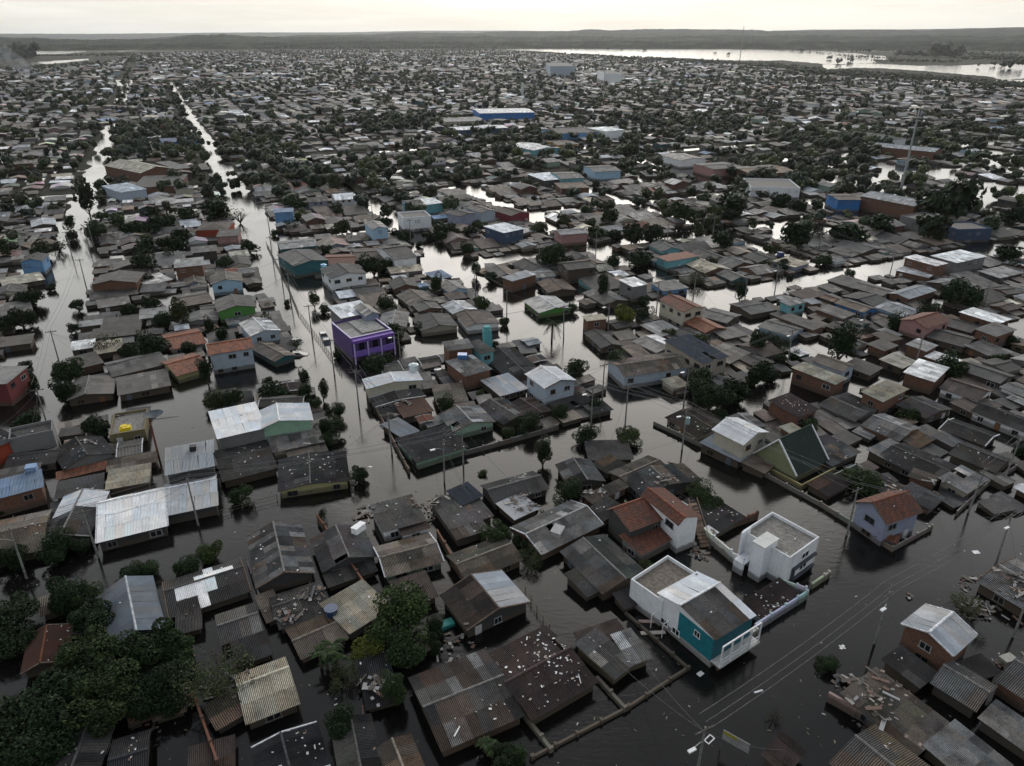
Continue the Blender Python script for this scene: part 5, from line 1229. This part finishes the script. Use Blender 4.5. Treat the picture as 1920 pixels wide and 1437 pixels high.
wall_run([(1792,967),(1850,912),(1902,882)], .8, (.25,.24,.22), 'yard_wall', 'grey wall below the beige corner house along the street')
wall_run([(1370,1218),(1416,1192)], 1.0, (.5,.48,.42), 'gate_wall', 'short dirty white gate wall standing alone in front of the teal house', .3)
wall_run([(1520,1105),(1552,1083)], .9, (.55,.5,.42), 'gate_wall', 'short stained gate wall in front of the white tower house', .25)
wall_run([(1328,1232),(1345,1256),(1357,1248),(1340,1224)], .8, (.18,.09,.06), 'gate_box', 'open brown gate box at the corner of the teal and white house', .15)
wall_run([(596,978),(700,1128)], 1.3, (1,1,1), 'brick_wall', 'brick wall between the grey gable with the crate and its taller neighbour', .2, True)
wall_run([(820,1006),(878,1110)], 1.2, (1,1,1), 'brick_wall', 'brick wall in the flooded alley behind the mottled tan roof', .2, True)
wall_run([(466,1064),(500,1160)], 1.0, (.15,.13,.12), 'yard_wall', 'dark yard wall beside the tall grey patchwork gable', .2)
wall_run([(1560,900),(1604,880),(1640,905)], 1.0, (.25,.25,.24), 'yard_wall', 'grey unpainted wall behind the lilac corner house', .2)
post_fence([(410,968),(478,949),(520,938)], .9, 'thin post fence beside the silver ribbed roof')
post_fence([(640,700),(700,705),(740,695)], 1.0, 'thin post fence in front of the purple house')
post_fence([(985,1115),(1030,1185)], 1.0, 'dark post fence in the flooded yard above the maroon roof')
post_fence([(1000,760),(1040,752),(1100,772)], 1.0, 'post fence at the corner by the pale blue house')
post_fence([(560,590),(605,650),(640,700)], 1.1, 'post fence along the wide street beside the purple house')
post_fence([(500,460),(540,540),(560,590)], 1.1, 'post fence along the wide street beside the teal walled house')
post_fence([(1260,925),(1330,970)], .9, 'post fence at the street above the outside stairs')
post_fence([(1300,790),(1380,840)], .5, 'thin white railing before the low brown porch house')

# ---------------------------------------------------------------- single things
def single(name, px, py, z, boxes, c, label, cat, rz=None, m='plain', tubes=()):
    g = gp(px, py, z); b = MB()
    for x in boxes: b.box(*x)
    for t in tubes: b.tube(*t)
    o = b.build(name, M[m], None, c); o.location = g; o.rotation_euler = (R(frng.uniform(-4, 4)), R(frng.uniform(-4, 4)), R(frng.uniform(0, 180)) if rz is None else R(rz))
    o['category'] = cat; ALL.append(dict(o=o, cat=cat, kind='fixed', x=g.x, y=g.y, label=label, nick=None)); return o
single('crate', 673, 996, 2.35, [(-.9,-.45,0,.9,.45,.8),(-.95,-.5,.8,.95,.5,.87)], (.8,.81,.82), 'white crate lying on the dark grey gable roof', 'crate', 60)
single('chimney_box', 1045, 999, 2.0, [(-.8,-.6,-.3,.8,.6,.55),(-.9,-.7,.55,.9,.7,.65)], (.32,.32,.32), 'small grey chimney box on the pale patched roof', 'chimney', 65)
single('water_tank', 621, 1152, 1.4, [], (.02,.05,.12), 'dark blue open barrel tank beside the cream patched roof', 'water tank', 0, 'glossy', [((0,0,0),(0,0,.9),.62,.78,14)])
single('water_tank', 776, 694, 3.6, [], (.42,.5,.52), 'pale blue water tank on the wavy white metal roof', 'water tank', 0, 'glossy', [((0,0,0),(0,0,1.1),.85,.95,14),((0,0,1.1),(0,0,1.35),.95,.3,14)])
single('water_tank', 867, 671, 3.6, [(-.9,-.7,0,.9,.7,.8)], (.05,.15,.4), 'bright blue barrel on the brick block with flat roofs', 'water tank', 0, 'glossy')
single('water_tank', 915, 662, 0, [(-.8,-.8,-1,.8,.8,5.2)], (.1,.34,.36), 'turquoise water tower beside the brick block with flat roofs', 'water tower', 20, 'wall', [((0,0,5.2),(0,0,6.0),.7,.7,12)])
single('water_tank', 60, 882, 3.2, [(-.7,-.6,0,.7,.6,.8)], (.22,.33,.5), 'pale blue tank box on the roof beside the blue flat roof', 'water tank', 20)
single('water_tank', 607, 503, 3.6, [], (.25,.5,.7), 'light blue round tank beside the white gable with two windows', 'water tank', 0, 'glossy', [((0,0,0),(0,0,1),.7,.8,12),((0,0,1),(0,0,1.2),.8,.2,12)])
single('water_tank', 1463, 481, 3.4, [(-.8,-.8,0,.8,.8,1.2)], (.04,.06,.16), 'dark blue tank on the low lilac house', 'water tank', 0, 'glossy')
single('roof_vent', 362, 842, 4.2, [(-.45,-.45,-.2,.45,.45,.55)], (.015,.015,.015), 'soot black vent on the grey metal box roof', 'vent', 20)
single('bundle', 237, 806, 3.2, [(-.9,-.5,0,.6,.5,.5),(-.4,-.7,.1,.8,.2,.7),(-.7,-.2,.3,.2,.6,.75)], (.75,.55,.02), 'bright yellow bundle on the junk covered roof terrace', 'bundle', 20)
single('plastic_bin', 836, 1174, 0, [(-.9,-.5,-.3,.9,.5,.5)], (.03,.22,.2), 'teal plastic bin floating beside the round leafy tree', 'bin', 30)
single('floating_board', 1222, 1166, 0, [(-1.5,-.22,-.02,1.5,.22,.07)], (.35,.25,.22), 'upper pinkish board floating beside the teal and white house', 'board', 0)
single('floating_board', 1226, 1187, 0, [(-1.5,-.25,-.02,1.3,.25,.07)], (.45,.4,.36), 'lower pale board floating beside the teal and white house', 'board', 5)
single('floating_sheet', 1313, 1264, 0, [(-.35,-.25,-.01,.35,.25,.05)], (.6,.6,.6), 'pale sheet floating in front of the teal and white house', 'sheet')
single('floating_sheet', 1830, 1036, 0, [(-.42,-.3,-.01,.42,.3,.05)], (.75,.76,.78), 'white square sheet floating in the wide crossing', 'sheet')
single('floating_sheet', 1579, 1214, 0, [(-.4,-.15,-.01,.4,.15,.05),(-.1,-.35,-.01,.1,.35,.05)], (.7,.7,.7), 'white scrap floating near the street lamp', 'sheet')
single('floating_sheet', 1422, 1297, 0, [(-.5,-.1,-.01,.5,.1,.05)], (.7,.7,.7), 'thin white scrap floating in the middle of the street', 'sheet')
single('window_grille', 1330, 1387, 0, [(-.5,-.3,-.01,.5,-.2,.06),(-.5,.2,-.01,.5,.3,.06),(-.5,-.2,-.01,-.4,.2,.06),(.4,-.2,-.01,.5,.2,.06)], (.7,.7,.7), 'white open frame floating beside the bottom street lamp', 'frame', 40)
single('floating_sheet', 694, 876, 0, [(-.3,-.2,-.01,.3,.2,.05)], (.6,.6,.6), 'small white scrap floating in the wide street', 'sheet')
single('bin', 1888, 1241, .2, [(-.8,-.5,-.4,.8,.5,.6)], (.3,.3,.27), 'pale tub beside the striped roof on brown brick', 'tub', 20)
# dish on the brown pole
g = gp(299, 862, 0); o = empty('satellite_dish', (g.x, g.y, -1)); m = MB(); m.tube((0,0,0), (0,0,8.4), .18, .13, 8); m.build('post', M['rough'], o, (.16,.07,.04))
m = MB(); K = 16
for j in range(5):
    for i in range(K):
        def dp(jj, ii): rr = jj/5*1.35; t = 6.283*ii/K; return (.9+math.cos(t)*rr, math.sin(t)*rr, 8.7+rr*rr*.28)
        m.face([dp(j, i), dp(j, i+1), dp(j+1, i+1), dp(j+1, i)] if j else [dp(0, 0), dp(1, i), dp(1, i+1)])
m.tube((.9,0,8.3), (.9,0,8.7), .08, .2, 8); m.build('dish', M['rough'], o, (.11,.13,.14)); m = MB(); m.tube((0,0,8.1), (4.2,.8,8.3), .07, .05, 5)
for k in range(5): m.tube((1.6+k*.5,-.5,8.25), (1.6+k*.5,.9,8.3), .025, .025, 4)
m.build('antenna', M['rough'], o, (.14,.13,.12)); o['category'] = 'satellite dish'; ALL.append(dict(o=o, cat='dish', kind='fixed', x=g.x, y=g.y, label='dark mesh satellite dish and aerial on a brown pole in open water', nick=None))
# street sign standing in the water
g = gp(1374, 1420, 0); o = empty('street_sign', (g.x, g.y, 0), R(-38))
for x in (-1.25, 1.25): m = MB(); m.tube((x,0,-1), (x,0,2.7), .05, .05, 6); m.build('post', M['rough'], o, (.1,.1,.1))
m = MB(); m.box(-1.25,-.05,1.55,1.25,-.0,2.75); m.build('sign_board', M['plain'], o, (.3,.3,.29))
m = MB(); m.box(-1.2,-.056,2.3,.1,-.052,2.7); m.build('yellow_band', M['plain'], o, (.33,.3,.03)); m = MB()
for r0, (u, w_) in enumerate(((-.1, 1.2), (-1.05, 2.1), (-1.1, 1.9), (-.6, 1.6))):
    u0 = u+.25; 
    while u0 < u+w_-.1: l = frng.uniform(.06, .16); m.box(u0,-.056,2.55-.22*r0,u0+l,-.052,2.63-.22*r0); u0 += l+.05
m.build('print', M['plain'], o, (.16,.16,.17)); o['category'] = 'sign'; ALL.append(dict(o=o, cat='sign', kind='fixed', x=g.x, y=g.y, label='pale street sign with yellow band on two posts in the water', nick=None))
# outside stairs of the red tiled house
g = gp(1292, 985, 0); e_ = gp(1322, 1027, 0); d = e_-g; o = empty('outside_stairs', (g.x, g.y, 0), math.atan2(d.y, d.x)); L_ = d.length
for k in range(12): m = MB(); m.box(L_*k/12, -.6, 3.6-.3*k-.2, L_*(k+1)/12+.05, .6, 3.6-.3*k); m.build('step', M['rough'], o, (.2,.14,.1))
m = MB(); m.tube((0,-.6,4.5), (L_,-.6,1.1), .05, .05, 5); m.tube((0,.6,4.5), (L_,.6,1.1), .05, .05, 5); m.build('handrail', M['rough'], o, (.3,.22,.17))
o['category'] = 'stairs'; ALL.append(dict(o=o, cat='stairs', kind='fixed', x=g.x, y=g.y, label='brown outside stairs descending to the flood from the upper tiled roof', nick=None))
# cars standing in the water
def car(px, py, rz, c, label):
    g = gp(px, py, 0); o = empty('parked_car', (g.x, g.y, -.75), R(rz))
    S = [(-2.1,.45,.72,.7),(-1.9,.3,.95,.8),(-1.2,.3,1.02,.84),(-.2,.3,1.0,.86),(.9,.3,.98,.85),(1.9,.32,.86,.78),(2.1,.45,.68,.66)]
    m = MB(); rings = [[(x,-w_,z0),(x,-w_,z1-.1),(x,-w_*.9,z1),(x,w_*.9,z1),(x,w_,z1-.1),(x,w_,z0)] for x, z0, z1, w_ in S]
    for a, b in zip(rings, rings[1:]):
        for i in range(5): m.face([a[i], b[i], b[i+1], a[i+1]])
    m.face(rings[0]); m.face(rings[-1][::-1]); m.build('body', M['glossy'], o, c)
    m = MB(); rr = [(-1.75,.96,1.0,.74),(-1.15,.96,1.42,.62),(.2,.96,1.48,.62),(1.0,.94,.99,.74)]; rings = [[(x,-.78 if k else -.78,z0),(x,-w_,z1),(x,w_,z1),(x,.78,z0)] for k, (x, z0, z1, w_) in enumerate(rr)]
    for a, b in zip(rings, rings[1:]):
        for i in (0, 2): m.face([a[i], b[i], b[i+1], a[i+1]])
    m.face([rings[0][1],rings[1][1],rings[1][2],rings[0][2]]); m.face([rings[2][1],rings[3][1],rings[3][2],rings[2][2]]); m.build('window_band', M['glass'], o, (0,0,0))
    m = MB(); m.box(-1.15,-.62,1.42,.2,.62,1.5); m.build('roof', M['glossy'], o, c)
    for x in (-1.3, 1.35):
        for y in (-.86, .66): m = MB(); m.tube((x,y,.33), (x,y+.2,.33), .33, .33, 12); m.build('wheel', M['rough'], o, (.02,.02,.02))
    o['category'] = 'car'; ALL.append(dict(o=o, cat='car', kind='fixed', x=g.x, y=g.y, label=label, nick=None))
car(552, 641, 155, (.5,.5,.5), 'pale sedan half under water near the silver roofed pale house')
car(606, 628, 110, (.35,.36,.38), 'grey car under water beside the purple house')
car(612, 640, 110, (.04,.07,.14), 'dark blue car under water beside the purple house')
car(560, 666, 10, (.2,.17,.14), 'brown boat-like car roof just above the water in the wide street')
car(817, 698, 165, (.4,.41,.42), 'grey car under water in front of the brick block with flat roofs')
car(226, 872, 20, (.06,.065,.06), 'dark car parked under the olive roof terrace')
car(250, 878, 25, (.28,.3,.3), 'grey shiny car parked beside the dark one')

# ---------------------------------------------------------------- small scattered debris (nobody could count it)
db = MB(); dr = random.Random(21)
def bit(M_, l, w_, h, c): db.box(-l/2,-w_/2,0,l/2,w_/2,h,M_,c)
for q in ALL:
    if q['kind'] != 'house' or not q['near']: continue
    dens = {'maroon': .8, 'black': .4, 'dark': .3, 'grey': .2, 'brown': .14, 'tan': .14, 'light': .1, 'rust': .2}.get(q['rk'], .05)
    if q['cat'] == 'shed': dens *= .4
    dens *= dr.choice((.3, 1, 1, 1.9))
    if q['rk'] == 'maroon' and q['W']*q['D'] > 90: dens = 1.3
    ccx, ccy = dr.uniform(-.3, .3)*q['W'], dr.uniform(-.3, .3)*q['D']
    for _ in range(int(q['W']*q['D']*dens)):
        if dr.random() < .5: x = ccx+dr.gauss(0, .16)*q['W']; y = ccy+dr.gauss(0, .16)*q['D']
        else: x = dr.uniform(-.48, .48)*q['W']; y = dr.uniform(-.48, .48)*q['D']
        if abs(x) > q['W']*.48 or abs(y) > q['D']*.48: continue
        c = dr.choice(((.7,.7,.7),(.45,.45,.45),(.4,.4,.4),(.3,.27,.22),(.06,.05,.045),(.12,.08,.06)))  # pale tones stand in for puddle glints on the roofs, besides real scraps
        Mx = q['o'].matrix_basis.copy(); Mx = Matrix.Translation(q['o'].location) @ Matrix.Rotation(q['rz'], 4, 'Z') @ Matrix.Translation((x, y, q['zr'](x, y)+.09)) @ Matrix.Rotation(dr.uniform(0, 6.28), 4, 'Z')
        l = dr.choice((.08, .12, .18, .3)); bit(Mx, l if dr.random() < .96 else l*4, dr.uniform(.08, .22), .03, c)
HEAPS = "1590 1286 1.6 50;1852 1112 3 90;1835 1145 2 60;1905 1150 2 40;1250 930 2 70;800 960 2.2 70;815 950 2 40;845 1215 2.5 50;985 958 2.5 60;755 772 1.6 30;730 795 1.8 40;430 1290 3 45;300 1330 3 60;330 1240 2 40;545 1170 1.5 40;1110 935 2 50;690 965 2.2 50;1680 930 3 50;1760 930 2 40;1270 880 2 30;230 790 1.6 60;590 1130 1.5 40;700 1310 2 40;170 855 1 20;1340 1020 1.2 40;1310 1040 1.2 40;1880 1250 2 40;1920 1130 2.5 60;1705 1120 .5 10;1630 1350 2.5 60;1660 1300 2 40"
for hq in HEAPS.split(';'):
    px, py, rad, n = [float(t) for t in hq.split()]; g = gp(px, py, 0)
    for _ in range(int(n*.6)):
        t = dr.uniform(0, 6.28); r_ = rad*math.sqrt(dr.random()); x, y = g.x+math.cos(t)*r_, g.y+math.sin(t)*r_; z = dr.uniform(0, .5)*(1-r_/rad)+.02; zt = 0
        for q in ALL:
            if q['kind'] == 'house' and abs(q['x']-x) < 12 and abs(q['y']-y) < 12:
                dx, dy = x-q['x'], y-q['y']; c_, s_ = math.cos(q['rz']), math.sin(q['rz']); u, v = dx*c_+dy*s_, -dx*s_+dy*c_
                if abs(u) < q['W']/2 and abs(v) < q['D']/2: zt = max(zt, q['zr'](u, v)+.1)
        Mx = Matrix.Translation((x, y, zt+z)) @ Matrix.Rotation(dr.uniform(0, 6.28), 4, 'Z') @ Matrix.Rotation(dr.gauss(0, .2), 4, 'Y')
        bit(Mx, dr.choice((.2, .3, .4, .6, .9, 1.6)), dr.uniform(.08, .45), dr.uniform(.03, .1), dr.choice(((.16,.13,.1),(.07,.055,.045),(.26,.25,.23),(.09,.09,.09),(.28,.28,.28),(.05,.04,.03),(.11,.06,.04),(.06,.05,.04))))
for _ in range(700):                                    # flotsam on the flood
    g = gp(dr.uniform(0, 1920), dr.uniform(640, 1437), 0)
    if not hit(g.x, g.y): bit(Matrix.Translation((g.x, g.y, -.01)) @ Matrix.Rotation(dr.uniform(0, 6.28), 4, 'Z'), dr.choice((.08, .12, .2, .35)), dr.uniform(.05, .14), .04, dr.choice(((.45,.45,.44),(.1,.085,.06),(.06,.055,.04),(.16,.14,.1),(.05,.05,.03))))
o = link('scattered_debris', mesh('scattered_debris', db.v, db.f, M['debris'], None, db.c)); tag(o, kind='stuff')
# smoke from a small fire among the far houses
sm = MB(); g0 = gp(78, 154, 0); pr = None
for k in range(9):
    t = k/8; c = g0+Vector((-95*t**1.2, 10*t, 4+52*t**.9)); rr = 3+20*t
    if pr: sm.tube(pr[0], c, pr[1], rr, 12, cap=(k == 8))
    pr = (c, rr)
sm.face([sm.v[i] for i in range(12)])
sk = bpy.data.materials.new('smoke'); sk.use_nodes = True; t = sk.node_tree; t.nodes.clear(); ov = t.nodes.new('ShaderNodeOutputMaterial'); pv = t.nodes.new('ShaderNodeVolumePrincipled')
nz = t.nodes.new('ShaderNodeTexNoise'); nz.inputs['Scale'].default_value = .07; nz.inputs['Detail'].default_value = 5; tcn = t.nodes.new('ShaderNodeNewGeometry'); t.links.new(tcn.outputs['Position'], nz.inputs['Vector'])
mr = t.nodes.new('ShaderNodeMapRange'); mr.inputs['From Min'].default_value = .46; mr.inputs['From Max'].default_value = .68; mr.inputs['To Max'].default_value = .035; t.links.new(nz.outputs['Fac'], mr.inputs['Value'])
t.links.new(mr.outputs['Result'], pv.inputs['Density']); pv.inputs['Color'].default_value = (.8,.85,.9,1); t.links.new(pv.outputs[0], ov.inputs['Volume'])
tag(sm.build('smoke', sk), kind='stuff')
# ---------------------------------------------------------------- haze
m = MB(); m.box(-11500,-140,-3,13500,19500,135)
hz = bpy.data.materials.new('haze'); hz.use_nodes = True; t = hz.node_tree; t.nodes.clear(); ov = t.nodes.new('ShaderNodeOutputMaterial'); pv = t.nodes.new('ShaderNodeVolumePrincipled')
pv.inputs['Color'].default_value = (.93,.96,1,1); pv.inputs['Density'].default_value = 3.0e-5; pv.inputs['Anisotropy'].default_value = .7; t.links.new(pv.outputs[0], ov.inputs['Volume'])
tag(m.build('haze', hz), kind='stuff')
# ---------------------------------------------------------------- labels and groups
GROUPS = {'house': 'flooded houses', 'shed': 'sheds and lean-tos between the houses', 'tree': 'trees standing in the flood', 'pole': 'poles along the flooded streets', 'wires': 'wires between the poles', 'warehouse': None}
LM = [q for q in ALL if q.get('nick')]
ORD = ['', 'second ', 'third ', 'fourth ', 'fifth ', 'sixth ', 'seventh ', 'eighth ', 'ninth ', 'tenth ', 'eleventh ', 'twelfth ', 'thirteenth ', 'fourteenth ', 'fifteenth ']
TKN = dict(round='bushy', tall='tall upright', thin='thin crowned', wide='broad spreading', bare='nearly bare', cypress='narrow pointed', palm='feathery', banana='big leaved')
GN = dict(dark='dark green', mid='green', light='fresh green', yellow='yellow green', olive='olive green')
def describe(q):
    if q['kind'] == 'house':
        w = WN[q['wk']]+' walled ' if q['e'] > 1.3 and q['wk'] not in ('wood', 'dark') else ''
        return q['size'].strip()+' '+w+{'shed': 'shed', 'warehouse': 'hall'}.get(q['cat'], 'house')+' with '+RN[q['rk']]+' roof'
    if q['kind'] == 'tree': return TKN[q['tk']]+' '+GN[q['g']]+' '+{'palm': 'palm', 'banana': 'banana plants', 'cypress': 'cypress'}.get(q['tk'], 'tree')
    if q['kind'] == 'pole': return 'concrete pole with curved street lamp' if q['lamp'] else 'dark utility pole with crossarm'
    return 'thin overhead wires'
todo = {}
for q in ALL:
    if q.get('label'): continue
    best = sorted(LM, key=lambda l: (l['x']-q['x'])**2+(l['y']-q['y'])**2)[0]
    dx, dy = q['x']-best['x'], q['y']-best['y']; px, py = proj((q['x'], q['y'], 0)); bx, by = proj((best['x'], best['y'], 0))
    if abs(px-bx) > abs(py-by)*1.2: rel = 'to the right of' if px > bx else 'to the left of'
    else: rel = 'behind' if py < by else 'in front of'
    todo.setdefault((describe(q).strip(), rel, best['nick']), []).append((dx*dx+dy*dy, id(q), q))
for (desc, rel, nick), L_ in todo.items():
    L_.sort(key=lambda t: t[:2])
    for i, (_, _, q) in enumerate(L_): q['label'] = (ORD[min(i, 14)]+desc+' '+rel+' the '+nick).replace('  ', ' ')
seen = {}
for q in ALL:
    w_ = q['label'].split()
    while len(w_) > 16 and any(t in w_ for t in ('corrugated', 'walled', 'bare', 'stained')): w_.remove([t for t in ('corrugated', 'walled', 'bare', 'stained') if t in w_][0]); q['label'] = ' '.join(w_)
    if len(w_) > 16: q['label'] = ' '.join(w_[:16])
    if q['label'] in seen: print('DUP', q['label'])
    seen[q['label']] = 1
    q['o']['label'] = q['label']; g_ = GROUPS.get(q['cat'])
    if g_: q['o']['group'] = g_
